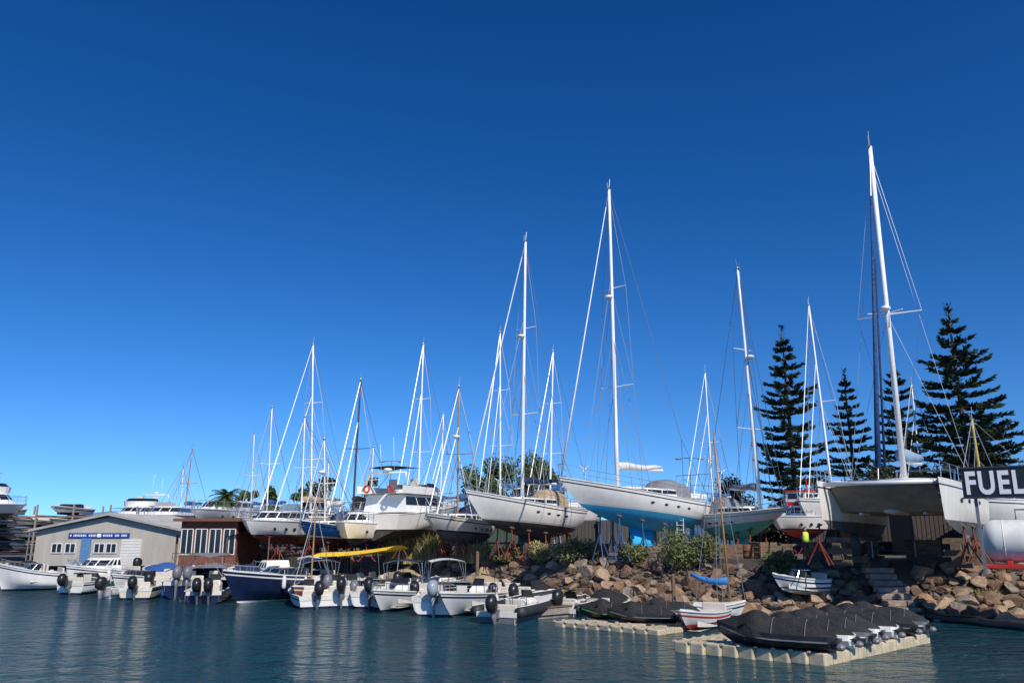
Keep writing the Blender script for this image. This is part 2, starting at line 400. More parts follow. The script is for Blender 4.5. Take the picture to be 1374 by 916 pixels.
# water
wm=bpy.data.materials.new('sea_water'); wm.use_nodes=True; nt=wm.node_tree; N=nt.nodes; Lk=nt.links; b=N['Principled BSDF']
b.inputs['Roughness'].default_value=.09; b.inputs['IOR'].default_value=1.33
tc=N.new('ShaderNodeTexCoord')
def wv(scale,sx,rot,det,dist):
    mp=N.new('ShaderNodeMapping'); mp.inputs['Scale'].default_value=(sx,1,1); mp.inputs['Rotation'].default_value=(0,0,rot); Lk.new(tc.outputs['Object'],mp.inputs['Vector'])
    n=N.new('ShaderNodeTexNoise'); n.inputs['Scale'].default_value=scale; n.inputs['Detail'].default_value=det; n.inputs['Distortion'].default_value=dist; Lk.new(mp.outputs['Vector'],n.inputs['Vector']); return n
n1=wv(.8,.6,.25,3,.6); n2=wv(2.6,.65,-.2,4,.8); n3=wv(7,.7,.1,4,.4); n4=wv(.12,.5,.1,2,.3)
a1=N.new('ShaderNodeMath'); a1.operation='MULTIPLY_ADD'; a1.inputs[1].default_value=.62; Lk.new(n2.outputs['Fac'],a1.inputs[0]); Lk.new(n1.outputs['Fac'],a1.inputs[2])
a2=N.new('ShaderNodeMath'); a2.operation='MULTIPLY_ADD'; a2.inputs[1].default_value=.24; Lk.new(n3.outputs['Fac'],a2.inputs[0]); Lk.new(a1.outputs[0],a2.inputs[2])
bp=N.new('ShaderNodeBump'); bp.inputs['Strength'].default_value=1; bp.inputs['Distance'].default_value=.46; Lk.new(a2.outputs[0],bp.inputs['Height']); Lk.new(bp.outputs['Normal'],b.inputs['Normal'])
cr=N.new('ShaderNodeValToRGB'); cr.color_ramp.elements[0].position=.35; cr.color_ramp.elements[0].color=(.003,.032,.050,1); cr.color_ramp.elements[1].position=.7; cr.color_ramp.elements[1].color=(.009,.066,.080,1); Lk.new(n4.outputs['Fac'],cr.inputs['Fac']); Lk.new(cr.outputs['Color'],b.inputs['Base Color'])
mb=MB(); mb.add([(-4000,-300,0),(4000,-300,0),(4000,2500,0),(-4000,2500,0)],[(0,1,2,3)]); struct(mb.build('water',wm,None))
# distant hills
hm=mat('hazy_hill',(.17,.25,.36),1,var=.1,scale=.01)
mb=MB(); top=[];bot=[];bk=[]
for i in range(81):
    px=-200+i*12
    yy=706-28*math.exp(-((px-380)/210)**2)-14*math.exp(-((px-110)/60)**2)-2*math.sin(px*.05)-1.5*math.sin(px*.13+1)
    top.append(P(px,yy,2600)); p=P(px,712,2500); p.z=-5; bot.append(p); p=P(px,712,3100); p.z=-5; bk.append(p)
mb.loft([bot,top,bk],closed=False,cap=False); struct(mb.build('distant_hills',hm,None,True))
# rocks
rmesh=[]
for k in range(12):
    bm=bmesh.new(); bmesh.ops.create_icosphere(bm,subdivisions=3,radius=1)
    rd=random.Random(k)
    pls=[(Vector((rd.uniform(-1,1),rd.uniform(-1,1),rd.uniform(-1,1))).normalized(),rd.uniform(.42,.85)) for _ in range(14)]
    for v in bm.verts:
        for n_,d_ in pls:
            e=v.co.dot(n_)-d_
            if e>0: v.co-=n_*e
        v.co+=v.co.normalized()*rd.uniform(-.025,.025)
    me=bpy.data.meshes.new('boulder'); bm.to_mesh(me); bm.free(); rmesh.append(me)
    me.materials.append(rocks[(0,1,2,1,3,3)[k%6]])
groups=[(540,760,'boulder on the low bank behind the small outboard boats','boulders behind the small outboard boats',56),
        (760,925,'orange brown boulder in the slope below the turquoise bottomed sailboat','boulders below the turquoise bottomed sailboat',66),
        (925,1115,'boulder in the shaded slope behind the covered jet skis','boulders behind the covered jet skis',60),
        (1115,1205,'tan boulder in the rock slope under the catamaran','boulders under the catamaran',36),
        (1232,1400,'big boulder in the rock bank below the fuel tank','boulders below the fuel tank',62)]
for lo,hi,lab,grp,n in groups:
    for i in range(n):
        px=lo+(hi-lo)*(i+random.random())/n; dy=((i*0.618)%1)*4.4+random.uniform(0,.3)
        p=slope_pt(px,dy); s=random.uniform(.24,.48)
        if random.random()<.2: s*=1.4
        o=bpy.data.objects.new('boulder',random.choice(rmesh)); col.objects.link(o)
        o.location=p+Vector((0,0,s*.26)); o.scale=(s*random.uniform(1,1.5),s*random.uniform(.9,1.2),s*random.uniform(.62,.9)); o.rotation_euler=(random.uniform(-.4,.4),random.uniform(-.4,.4),random.uniform(0,6.3))
        tag(o,lab,'boulder',grp)
rb=MB(); rd=random.Random(3)
for i in range(2600):
    px=rd.uniform(520,1420); dy=rd.uniform(.0,5.2); p=slope_pt(px,dy); s=rd.uniform(.06,.18)
    if 1205<px<1230: continue
    vs=[p+Vector((rd.uniform(.7,1.2)*s*a,rd.uniform(.7,1.2)*s*b_,s*.3+rd.uniform(.5,.9)*s*c)) for a,b_,c in((1,0,0),(0,1,0),(-1,0,0),(0,-1,0),(.2,.1,1),(0,0,-1))]
    rb.add(vs,[(0,1,4),(1,2,4),(2,3,4),(3,0,4),(1,0,5),(2,1,5),(3,2,5),(0,3,5)])
tag(rb.build('rubble',rubm),'small rubble filling the gaps between the boulders','rubble',kind='stuff')
for a0,a1,lab in((945,1200,'dark level concrete quay edge doubling as shadow above the rocks below the green bottomed sailboat'),(1232,1440,'dark level concrete quay edge doubling as shadow above the rocks under the fuel tank')):
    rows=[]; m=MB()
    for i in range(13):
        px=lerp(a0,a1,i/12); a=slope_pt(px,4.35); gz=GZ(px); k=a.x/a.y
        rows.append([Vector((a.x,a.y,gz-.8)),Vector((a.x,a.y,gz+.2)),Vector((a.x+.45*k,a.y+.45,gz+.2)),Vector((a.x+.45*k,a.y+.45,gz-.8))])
    m.loft(rows); tag(m.build('quay_edge',darkconc),lab,'quay edge')  # dark curb added along the crest, also standing in for shadow below the catamaran
# plants
gr1=mat('dry_reed',(.50,.40,.17),.8,var=.35,scale=2,c2=(.26,.24,.09)); gr2=mat('olive_shrub',(.17,.19,.06),.8,var=.4,scale=2,c2=(.065,.08,.03))
def tuft(px,dy,w,h,m,label,n=420,bw=.034):
    p=slope_pt(px,dy); mb=MB()
    for i in range(n):
        a=random.uniform(0,6.28); r=w*.35*math.sqrt(random.random()); x0=r*math.cos(a); y0=r*math.sin(a); hh=h*random.uniform(.3,1)*(1.1-.4*r/(w*.35)); ln=random.uniform(.1,.8)*hh
        a2=a+random.uniform(-.8,.8); dx=math.cos(a2)*ln; dy_=math.sin(a2)*ln; a3=random.uniform(0,6.28); sx=math.cos(a3)*bw; sy=math.sin(a3)*bw
        pts=[(x0,y0,0),(x0+dx*.3,y0+dy_*.3,hh*.6),(x0+dx,y0+dy_,hh)]
        mb.add([(x0-sx,y0-sy,0),(x0+sx,y0+sy,0),(pts[1][0]+sx,pts[1][1]+sy,pts[1][2]),(pts[1][0]-sx,pts[1][1]-sy,pts[1][2]),pts[2]],[(0,1,2,3),(3,2,4)])
    r=thing('reed_clump',label,'plant',p-Vector((0,0,.05))); mb.build('blades',m,r)
def shrub(px,dy,w,h,label,n=1500,seed=1,m=None):
    p=slope_pt(px,dy); rd=random.Random(seed); r=thing('shrub',label,'shrub',p-Vector((0,0,.05))); cm=MB(); st=MB()
    bl=[(Vector((rd.uniform(-.4,.4)*w,rd.uniform(-.25,.25)*w,h*rd.uniform(.3,.75))),rd.uniform(.2,.33)*h) for _ in range(9)]
    for c,_ in bl: st.tube([(0,0,0),lerp(Vector((0,0,0)),c,.6)+Vector((0,0,.1)),c],.02,4,.008)
    for i in range(n):
        c,rr=rd.choice(bl); d=Vector((rd.gauss(0,1),rd.gauss(0,1),rd.gauss(0,1))).normalized()*rr*rd.uniform(.4,1.35)
        q=c+d; s=rd.uniform(.04,.09); u=Vector((rd.uniform(-1,1),rd.uniform(-1,1),rd.uniform(-.2,1.4))).normalized(); v=u.cross(Vector((rd.uniform(-1,1),rd.uniform(-1,1),rd.uniform(-1,1)))).normalized()
        cm.add([q-u*s*1.4,q+v*s*.6,q+u*s*1.4,q-v*s*.6],[(0,1,2,3)])
    cm.build('leaves',m or gr2,r); st.build('stems',wood,r)
tuft(540,4.3,3.6,2.6,gr1,'tall dry yellowish reed clump left of the bank, below the flybridge yacht',1500)
tuft(575,4.7,2.6,2.2,gr1,'second dry reed clump just right of the tallest reeds',1000)
tuft(634,4.3,2.6,1.7,gr1,'short dry grass tuft below the navy trimmed sailboat',800)
shrub(735,4.6,1.9,1.3,'dry golden shrub between the two big white sailboats',seed=1,m=gr1)
shrub(775,4.4,2.4,1.7,'bushy olive shrub under the bow of the turquoise bottomed sailboat',2200,2)
shrub(852,4.6,2.2,1.2,'low olive shrub under the keel of the turquoise bottomed sailboat',seed=3)
shrub(932,4.2,2.8,2.1,'largest bushy olive shrub below the turquoise sailboat stern',3000,4)
tuft(912,4.6,1.8,1.5,gr1,'dry grass tuft left of the largest olive shrub',400)
shrub(1052,4.0,1.6,1.1,'olive shrub on the rocks above the jet skis',seed=5)
shrub(338,4.4,2.4,1.4,'olive shrub on the bank beside the brown pavilion',seed=6)
tuft(365,4.6,2.0,1.2,gr1,'low dry tuft below the dark red bottomed cruiser')
shrub(680,4.4,1.7,1.1,'small olive shrub below the long white sailboat',seed=7)
tuft(1330,2.8,1.2,.6,gr1,'small dry weed among boulders below fuel tank',150,.015)
# trees
folN=mat('norfolk_needles',(.045,.078,.032),.85,var=.5,scale=.7,c2=(.014,.030,.018)); folB=mat('broad_leaves',(.085,.14,.03),.7,var=.5,scale=.6,c2=(.025,.05,.014)); folP=mat('palm_leaf',(.08,.13,.035),.6,var=.4,scale=1)
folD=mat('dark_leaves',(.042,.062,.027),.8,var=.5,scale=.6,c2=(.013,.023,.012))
bark=mat('bark',(.12,.085,.06),.9,var=.4,scale=4,bump=.5)
def norfolk(px,ytop,Y,wpx,label,tiers,seed,gap=.0):
    rd=random.Random(seed); gz=2.0; X=XA(px,Y,10); ztop=P(px,ytop,Y).z; h=ztop-gz; Rm=wpx/2*Y/1045*1.1
    r=thing('norfolk_pine',label,'tree',(X,Y,gz))
    br=MB(); br.tube([(0,0,0),(.05,0,h*.4),(0,.05,h*.75),(0,0,h)],.36,8,.04)
    cr_=MB()
    for i in range(tiers):
        q=(i+rd.uniform(-.18,.18))/tiers; q=max(0,q); z=h*(.07+.90*q); lr=Rm*min(1,(1-q)**.8*1.28)*rd.uniform(.75,1.1); nb=rd.choice((6,7,8)); a0=rd.uniform(0,6)
        for k in range(nb):
            if rd.random()<gap: continue
            a=a0+k*6.283/nb+rd.uniform(-.2,.2); l=max(.5,lr*rd.uniform(.65,1.15)); up=rd.uniform(.0,.2)+.24*q; dz=rd.uniform(-.12,.12)
            pt=lambda s:Vector((math.cos(a)*l*s,math.sin(a)*l*s,z+dz+l*(up*s*s-.09*s)))
            br.tube([pt(0),pt(.5),pt(1)],.05*(1-q)+.015,4,.01)
            m=int(24+l*34); sd=Vector((-math.sin(a),math.cos(a),0)); o_=Vector((math.cos(a),math.sin(a),.2))
            for j in range(m):
                s=rd.uniform(.12,1.0)**.75; c=pt(s); w=(.4+.26*l)*(1.18-s)*rd.uniform(.2,1)*rd.choice((-1,1))
                tip=c+sd*w+o_*rd.uniform(.1,.55)+Vector((0,0,rd.uniform(-.2,.32)))
                n_=Vector((rd.uniform(-.8,.8),rd.uniform(-.8,.8),1)).normalized()
                e=(tip-c).cross(n_).normalized()*rd.uniform(.055,.11); md=lerp(c,tip,.6)
                cr_.add([c,md+e,tip,md-e],[(0,1,2,3)])
                if j%2: e2=Vector((rd.uniform(-.03,.03),0,1))*rd.uniform(.06,.10); cr_.add([c,md+e2,tip,md-e2],[(0,1,2,3)])
    for j in range(80):
        z=h*rd.uniform(.88,1.01); a=rd.uniform(0,6.28); c=Vector((0,0,z)); tip=c+Vector((math.cos(a)*.5,math.sin(a)*.5,.3)); e=Vector((-math.sin(a),math.cos(a),0))*.08
        cr_.add([c,lerp(c,tip,.5)+e,tip,lerp(c,tip,.5)-e],[(0,1,2,3)])
    br.build('trunk',bark,r,True); cr_.build('crown',folN,r)
norfolk(1298,412,70,168,'tallest Norfolk pine, broad and dark, above the FUEL sign',20,1,.10)
norfolk(1064,442,84,112,'Norfolk pine left of the others, behind red and white fishing boat',22,2,.12)
norfolk(1146,497,98,86,'slim Norfolk pine behind catamaran bow, second from the left',18,3,.12)
norfolk(1215,487,92,98,'Norfolk pine directly behind the catamaran mast',19,4,.12)
def broad(px,ytop,Y,wpx,label,seed,m=folB,n=3000,gz=1.7,nb=13):
    rd=random.Random(seed); X=XA(px,Y,5); h=P(px,ytop,Y).z-gz; w=wpx/2*Y/1060
    r=thing('broadleaf_tree',label,'tree',(X,Y,gz)); t=MB(); t.tube([(0,0,0),(.1,0,h*.35),(0,.1,h*.6)],.22,7,.12)
    bl=[]
    for i in range(nb):
        a=rd.uniform(0,6.28); q=rd.uniform(.1,.85); rr=rd.uniform(.2,.34)*min(max(w,1),h); c=Vector((math.cos(a)*w*q*.85,math.sin(a)*w*q*.85,min(h-rr,h*rd.uniform(.3,.9)))); bl.append((c,rr))
        t.tube([(0,0,h*.3),lerp(Vector((0,0,h*.35)),c,.5)+Vector((0,0,.1)),c],.09,5,.02)
    t.build('trunk',bark,r,True); cm=MB()
    for i in range(n):
        c,rr=rd.choice(bl); d=Vector((rd.gauss(0,1),rd.gauss(0,1),rd.gauss(0,.8))).normalized()*rr*rd.uniform(.4,1.35)
        p=c+d; s=rd.uniform(.09,.22); u=Vector((rd.uniform(-1,1),rd.uniform(-1,1),rd.uniform(-1,1))).normalized(); v=u.cross(Vector((rd.uniform(-1,1),rd.uniform(-1,1),rd.uniform(-1,1)))).normalized()
        cm.add([p-u*s,p+v*s*.6,p+u*s,p-v*s*.6],[(0,1,2,3)])
    cm.build('crown',m,r)
broad(652,590,82,80,'loose green tree between the masts, behind the big white sailboat',11,n=9000,nb=20)
broad(715,606,85,90,'bushy green tree right of the white sailboat mast',12,n=9000,nb=20)
broad(430,628,95,46,'upright dark tree behind the cream ketch masts',13,folD,n=4500)
broad(405,638,97,40,'small round dark tree left of the upright one',14,folB,n=4000)
broad(491,634,92,40,'dark tree beside the black mast',15,folD,n=4500)
broad(362,648,99,34,'small dark tree under the leftmost tall masts',16,n=3500)
broad(330,653,104,32,'rounded tree just right of the palm',17,n=3500)
broad(985,640,95,90,'low spreading tree behind the green bottomed sailboat',18,folD,n=5500)
broad(590,664,100,80,'low tree behind the flybridge yacht',19,n=4000)
broad(870,684,92,130,'low dark scrub tree behind the turquoise bottomed sailboat',20,folD,n=5500)
broad(1180,620,90,110,'wide dark tree between the pines behind the catamaran',21,folD,n=7000,nb=18)
broad(1320,600,84,150,'wide dark tree behind the FUEL sign',22,folD,n=9000,nb=20)
broad(1095,632,94,100,'low dark tree below the two left pines',23,folD,n=6000,nb=16)
def palm(px,ytop,Y,label,gz=1.2):
    X=XA(px,Y,5); z=P(px,ytop+9,Y).z-gz; r=thing('palm_tree',label,'palm tree',(X,Y,gz))
    MB().tube([(0,0,0),(.1,0,z*.5),(0,0,z)],.22,8,.17).build('trunk',bark,r,True); m=MB()
    for k in range(34):
        a=k*2.4; el=1.3-2.1*(k/34); L_=1.45; pts=[]
        for j in range(7):
            s=j/6; pts.append(Vector((math.cos(a)*L_*s*math.cos(el*.6),math.sin(a)*L_*s*math.cos(el*.6),z+L_*(math.sin(el)*s-.55*s*s))))
        sd=Vector((-math.sin(a),math.cos(a),0))
        for j in range(6):
            for q in(0,.33,.66):
                c=lerp(pts[j],pts[j+1],q); d=(pts[j+1]-pts[j]).normalized()
                for g_ in(1,-1):
                    tip=c+sd*g_*.36*(1-.6*j/6)+d*.2-Vector((0,0,.12)); m.add([c-d*.05,c+d*.05,tip],[(0,1,2)])
    m.build('crown',folP,r)
palm(302,656,66,'short palm with feathery fronds behind the brown pavilion')
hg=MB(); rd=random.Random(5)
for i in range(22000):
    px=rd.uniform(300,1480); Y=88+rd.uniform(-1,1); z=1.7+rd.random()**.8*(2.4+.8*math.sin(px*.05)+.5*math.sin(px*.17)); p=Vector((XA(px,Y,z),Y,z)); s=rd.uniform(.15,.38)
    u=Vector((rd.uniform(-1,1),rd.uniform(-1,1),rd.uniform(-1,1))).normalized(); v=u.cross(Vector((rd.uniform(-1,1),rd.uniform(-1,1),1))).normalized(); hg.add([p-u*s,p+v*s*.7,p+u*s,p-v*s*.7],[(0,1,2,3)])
tag(hg.build('hedge',folD),'long dark hedge filling in the shadow beneath the hulls, closing the back of the boatyard','hedge',kind='stuff')  # dark leaf strip added to fill the shadowed band between and under the hulls
# ================================================================= BUILDINGS
shedw=mat('shed_wall',(.44,.41,.36),.85,var=.15,scale=1,streak=True); roofm=mat('sheet_roof',(.40,.40,.39),.6,var=.2,scale=1); bluedoor=mat('blue_door',(.10,.22,.42),.5)
brick=mat('red_brown_cladding',(.24,.075,.04),.8,var=.3,scale=3); signw=mat('sign_white',(.8,.8,.8),.4,var=.05); signb=mat('sign_blue',(.02,.05,.26),.4)
def shed():
    Y=60; gz=1.0; xl=XA(46,Y,2); xr=XA(240,Y,2); xc=(xl+xr)/2; ze=P(46,712,Y).z-gz; zr=P(140,691,Y).z-gz; w=(xr-xl)/2
    r=thing('boat_shed','low grey gabled workshop with narrow blue sign strip and pale doors','shed',(xc,Y,gz))
    dd=11; m=MB(); m.add([(-w,0,0),(w,0,0),(w,0,ze),(0,0,zr-.1),(-w,0,ze),(-w,dd,0),(w,dd,0),(w,dd,ze),(0,dd,zr-.1),(-w,dd,ze)],[(0,1,2,3,4),(5,9,8,7,6),(1,6,7,2),(0,4,9,5)]); m.build('wall',shedw,r)
    rf=MB()
    for s_ in(-1,1):
        rf.add([(s_*(w+.4),-.5,ze-.05),(0,-.5,zr),(0,dd+.3,zr),(s_*(w+.4),dd+.3,ze-.05),(s_*(w+.4),-.5,ze+.07),(0,-.5,zr+.12),(0,dd+.3,zr+.12),(s_*(w+.4),dd+.3,ze+.07)],[(0,1,2,3),(4,7,6,5),(0,4,5,1),(0,3,7,4),(2,6,7,3)])
    for i in range(23):
        for s_ in(-1,1):
            y=-.45+i*.5; rf.tube([(s_*(w+.38),y,ze+.09),(0,y,zr+.14)],.03,4)
    rf.build('roof',roofm,r)
    def fx(px): return XA(px,Y,2)-xc
    def fz(py): return P(100,py,Y).z-gz
    s=MB(); s.box(((fx(90)+fx(172))/2,-.05,fz(718)),(fx(172)-fx(90),.06,.36)); so=s.build('sign_board',signb,r)
    t=MB(); x=fx(92); rq=random.Random(9)
    while x<fx(170):
        wd=rq.uniform(.09,.16)
        if rq.random()<.85 and abs(x+wd/2-fx(131))>.3: t.box((x+wd/2,-.085,fz(718)),(wd*.7,.01,.15))
        x+=wd*1.15
    t.build('sign_lettering',signw,so)
    t=MB(); t.ell((fx(131),-.09,fz(718)),(.18,.02,.15),10,6); t.build('sign_emblem',signw,so)
    d=MB(); d.box(((fx(108)+fx(121))/2,-.03,1.0),(.75,.06,2.0)); d.build('door',bluedoor,r)
    d=MB(); d.box(((fx(163)+fx(188))/2,-.03,.95),(1.5,.06,1.9))
    for k in range(9): d.box(((fx(163)+fx(188))/2,-.07,.1+k*.21),(1.5,.02,.04))
    d.build('roller_door',deckm,r)
    for a,b_ in((70,82),(88,100),(127,139),(143,155)):
        w_=MB(); w_.box(((fx(a)+fx(b_))/2,-.02,fz(735)),(.7,.05,.62)); wo=w_.build('window',glass,r)
        f_=MB(); cx=(fx(a)+fx(b_))/2
        for dx in(-.37,0,.37): f_.box((cx+dx,-.05,fz(735)),(.05,.06,.7))
        for dz in(-.33,.33): f_.box((cx,-.052,fz(735)+dz),(.8,.06,.05))
        f_.build('frame',signw,wo)
    for sx in(w+.3,-w-.3):
        g=MB(); g.tube([(sx,-.4,ze-.1),(sx,-.4,0)],.05,6); g.build('downpipe',gry,r)
shed()
def pavilion():
    Y=54; gz=1.2; xl=XA(240,Y,2); xr=XA(316,Y,2); xc=(xl+xr)/2; w=(xr-xl)/2; zt=P(280,699,Y).z-gz
    r=thing('brown_pavilion','red brown flat roofed pavilion with white framed windows beside the grey shed','pavilion',(xc,Y,gz))
    MB().box((0,2.5,zt/2),(2*w,5,zt)).build('wall',brick,r)
    MB().box((0,2.3,zt+.09),(2*w+.7,5.8,.18)).build('roof',mat('brown_fascia',(.16,.07,.04),.7),r)
    n=4
    for i in range(n):
        cx=-w+(i+.5)*2*w/n; wm_=MB(); wm_.box((cx,-.03,zt*.55),(2*w/n-.22,.05,zt*.55)); wo=wm_.build('window',glass,r)
        f=MB()
        for dx in(-1,0,1): f.box((cx+dx*(w/n-.09),-.07,zt*.55),(.05,.05,zt*.58))
        for dz in(-1,1): f.box((cx,-.072,zt*.55+dz*zt*.28),(2*w/n-.16,.05,.05))
        f.build('frame',signw,wo)
    rl=MB()
    for i in range(15): rl.tube([(-w+i*2*w/14,-1,0),(-w+i*2*w/14,-1,.9)],.02,4)
    rl.tube([(-w,-1,.9),(w,-1,.9)],.03,4); rl.build('railing',wood,r)
    t=thing('terrace_canopy','dark red fabric terrace canopy on posts right of the brown pavilion','canopy',(XA(340,Y+1,2),Y+1,gz))
    c=MB(); c.loft([[Vector((x,y,1.95+.35*(1-abs(x)/1.5))) for x in(-1.5,-.75,0,.75,1.5)] for y in(-1.4,0,1.4)],closed=False,cap=False); c.build('fabric',cvred,t,True)
    for x in(-1.4,1.4):
        for y in(-1.3,1.3): MB().tube([(x,y,0),(x,y,1.98)],.04,5).build('post',wood,t)
pavilion()
# ================================================================= MOTOR BOATS
def motorboat(label,bow,stern,B,fb=(.75,1.05),zw=.02,gz=0.0,mt=gel,bot=navy,stripe=navy,feat=(),motors=0,mm=blk,tilt=0,cat='motorboat',name='motorboat',group=None,canvas=cvblue,D=.3,floorm=deckm):
    o=Vector(((bow[0]+stern[0])/2,(bow[1]+stern[1])/2,gz)); yaw=math.atan2(bow[1]-stern[1],bow[0]-stern[0]); L=math.hypot(bow[0]-stern[0],bow[1]-stern[1])
    root=thing(name,label,cat,o,yaw,group)
    H=Hull(L,B,fb[0]+zw,fb[1]+zw,.06,zw,zw+.02,D,'motor',.1,L*.14)
    if 'rib' in feat:
        m=H.strip(H.zk,H.zs); H.transom(m,H.zk,H.zs); m.build('hull',mt,root,True)
        tb=MB(); pts=[]
        for i in range(15): t=i/14*.97; p=H.pt(t,H.zs(t),1); pts.append(p)
        pts2=[Vector((p.x,-p.y,p.z)) for p in reversed(pts)]; al=pts+[Vector((L/2,0,H.zs(1)+.03))]+pts2
        tb.tube(al,.21 if L>4 else .17,9); tb.build('inflatable_tube',canvas,root,True)
        st=MB(); st.tube([p+Vector((0,0,.215)) for p in al],.02,4); st.build('grab_rope',cvwhite,root)
    else:
        make_hull(root,H,mt,bot,stripe,.07,full_deck=False)
        st=H.strip(lambda t:H.zs(t)-.2,lambda t:H.zs(t)-.13,1,off=.006); st.build('side_stripe',stripe,root,True)
    fd=.52 if 'open' not in feat else .78
    if 'fulldeck' in feat: fd=.0
    d=MB(); rows=[]
    for i in range(13):
        t=lerp(fd,1,i/12); b=H.b(t); z=H.zs(t)-.005; rows.append([Vector((H.x(t),y*b,z+.13*(1-y*y)*(1-t*.3))) for y in(-1,-.6,-.2,.2,.6,1)])
    d.loft(rows,closed=False,cap=False)
    for sd in(1,-1):
        rows=[]
        for i in range(9):
            t=lerp(.0,fd,i/8); b=H.b(t); z=H.zs(t); x=H.x(t); rows.append([Vector((x,sd*b,z)),Vector((x,sd*(b-.16),z+.01)),Vector((x,sd*(b-.18),z-.5))])
        d.loft(rows,closed=False,cap=False)
    d.box((H.x(0)+.1,0,H.zs(0)-.1),(.2,B*.85,.2))
    d.build('deck',deckm,root)
    if fd>0:
        f=MB(); z=H.zs(.2)-.5; f.add([(H.x(0)+.05,-H.b(0)+.1,z),(H.x(0)+.05,H.b(0)-.1,z),(H.x(fd),H.b(fd)-.1,z),(H.x(fd),-H.b(fd)+.1,z)],[(0,1,2,3)]); f.build('cockpit_floor',floorm,root)
        b_=MB(); b_.box((H.x(.1),0,z+.25),(L*.1,B*.7,.45)); b_.box((H.x(.06),0,z+.6),(.12,B*.7,.35)); b_.build('rear_bench',vinyl,root,bev=.05)
    zd=H.zs(.5)
    if 'seats' in feat:
        for sy in(-.25,.25):
            s=MB(); s.box((H.x(.36),sy*B,zd-.2),(.5,.48,.12)); s.box((H.x(.36)-.25,sy*B,zd+.08),(.12,.48,.5)); s.tube([(H.x(.36),sy*B,zd-.5),(H.x(.36),sy*B,zd-.15)],.06); s.build('helm_seat',vinyl,root,bev=.05)
    if 'windscreen' in feat:
        a=ringpts(H.x(.42),H.x(.64),H.b(.5)-.1,L*.12,zd+.02); b=ringpts(H.x(.38),H.x(.55),H.b(.5)-.25,L*.1,zd+.38)
        w_=MB(); w_.loft([a,b],closed=False,cap=False); wo=w_.build('windscreen',glass,root,True)
        f=MB(); f.tube(b,.022,5); f.tube(a,.02,5)
        for k in(3,6,8,10,13): f.tube([a[k],b[k]],.015,4)
        f.build('frame',steel,wo)
    if 'console' in feat:
        c=MB(); c.loft([[Vector((x,y,z)) for x,y in((H.x(.42)+a0,-w0),(H.x(.42)+a0,w0),(H.x(.55)-a1,w0),(H.x(.55)-a1,-w0))] for z,a0,a1,w0 in((zd-.5,0,0,.34),(zd+.12,.02,.05,.34),(zd+.3,.1,.3,.28))]); co=c.build('console',gel,root,bev=.04)
        w_=MB(); w_.add([(H.x(.55)-.3,-.30,zd+.28),(H.x(.55)-.3,.30,zd+.28),(H.x(.55)-.5,.25,zd+.62),(H.x(.55)-.5,-.25,zd+.62)],[(0,1,2,3)]); w_.build('screen',glass,co)
        w_=MB(); w_.tube([(H.x(.42)-.05,.19*math.cos(a),zd+.12+.19*math.sin(a)) for a in[i*math.pi/6 for i in range(13)]],.015,5); w_.build('steering_wheel',blk,co)
        s=MB(); s.box((H.x(.3),0,zd-.2),(.5,.8,.5)); s.box((H.x(.27),0,zd+.18),(.12,.8,.34)); s.build('helm_seat',vinyl,root,bev=.05)
    if 'cabin' in feat:
        tier(root,'cabin',gel,H.x(.36),H.x(.78),H.b(.5)*.78,L*.14,zd+.0,.72,L*.15,.1,.12,q=(.42,.85))
    if 'rail' in feat:
        r=MB()
        for sd in(1,-1):
            pts=[]
            for i in range(7):
                t=.55+.43*i/6; p=H.pt(t,H.zs(t),sd); p.y*=.92; q=p+Vector((0,0,.34)); pts.append(q); r.tube([p,q],.014,4)
            r.tube(pts,.016,4)
        r.tube([H.pt(.98,H.zs(.98),1)*1+Vector((0,0,.34)),Vector((L/2,0,H.zs(1)+.36)),H.pt(.98,H.zs(.98),-1)+Vector((0,0,.34))],.016,4)
        r.build('bow_rail',steel,root)
    if 'rod' in feat:
        r=MB()
        for y in(-.3,0,.35): r.tube([(H.x(.25),y*B,zd),(H.x(.2),y*B*1.1,zd+2.1)],.014,4,.006)
        r.build('rods',blk,root)
    for kk in('bimini','ttop'):
        if kk in feat:
            x0,x1=(H.x(.1),H.x(.55)) if kk=='bimini' else (H.x(.28),H.x(.62)); w=B*.42; hz=zd+1.12
            c=MB()
            for zo in(0,-.03): c.loft([[Vector((lerp(x0,x1,i/6),w*j/3,hz+zo+.14*(1-(j/3)**2)+.05*math.sin(math.pi*i/6))) for j in range(-3,4)] for i in range(7)],closed=False,cap=False)
            co=c.build('bimini_top' if kk=='bimini' else 'hard_top',canvas if kk=='bimini' else gel,root,True)
            f=MB()
            for sd in(1,-1):
                m0=Vector((H.x(.33),sd*(B/2-.12),zd))
                for q in(0,.5,1): f.tube([m0,Vector((lerp(x0,x1,q),sd*w,hz))],.018,5)
            for q in(0,.5,1): f.tube([(lerp(x0,x1,q),w*j/3,hz-.01+.14*(1-(j/3)**2)) for j in range(-3,4)],.016,4)
            f.build('canopy_frame',steel,co)
    if 'awning' in feat:
        c=MB(); c.loft([[Vector((lerp(H.x(.0)-.5,H.x(1)+.2,i/8),B*.62*j/4,zd+1.62+.22*(1-(j/4)**2)-.10*math.sin(math.pi*i/8)-.42*i/8)) for j in range(-4,5)] for i in range(9)],closed=False,cap=False)
        co=c.build('awning',canvas,root,True); f=MB()
        for x,dz in((H.x(.02),1.6),(H.x(.95),1.22)):
            for sd in(1,-1): f.tube([(x,sd*B*(.45 if x<0 else .2),zd),(x,sd*B*.6,zd+dz)],.02,5)
        f.build('canopy_frame',steel,co)
    if 'arch' in feat:
        f=MB(); w=B*.44; x=H.x(.2); f.tube([(x-.3,-w,zd),(x,-w*.9,zd+.75),(x+.05,0,zd+.88),(x,w*.9,zd+.75),(x-.3,w,zd)],.07,6); f.build('radar_arch',gel,root,True)
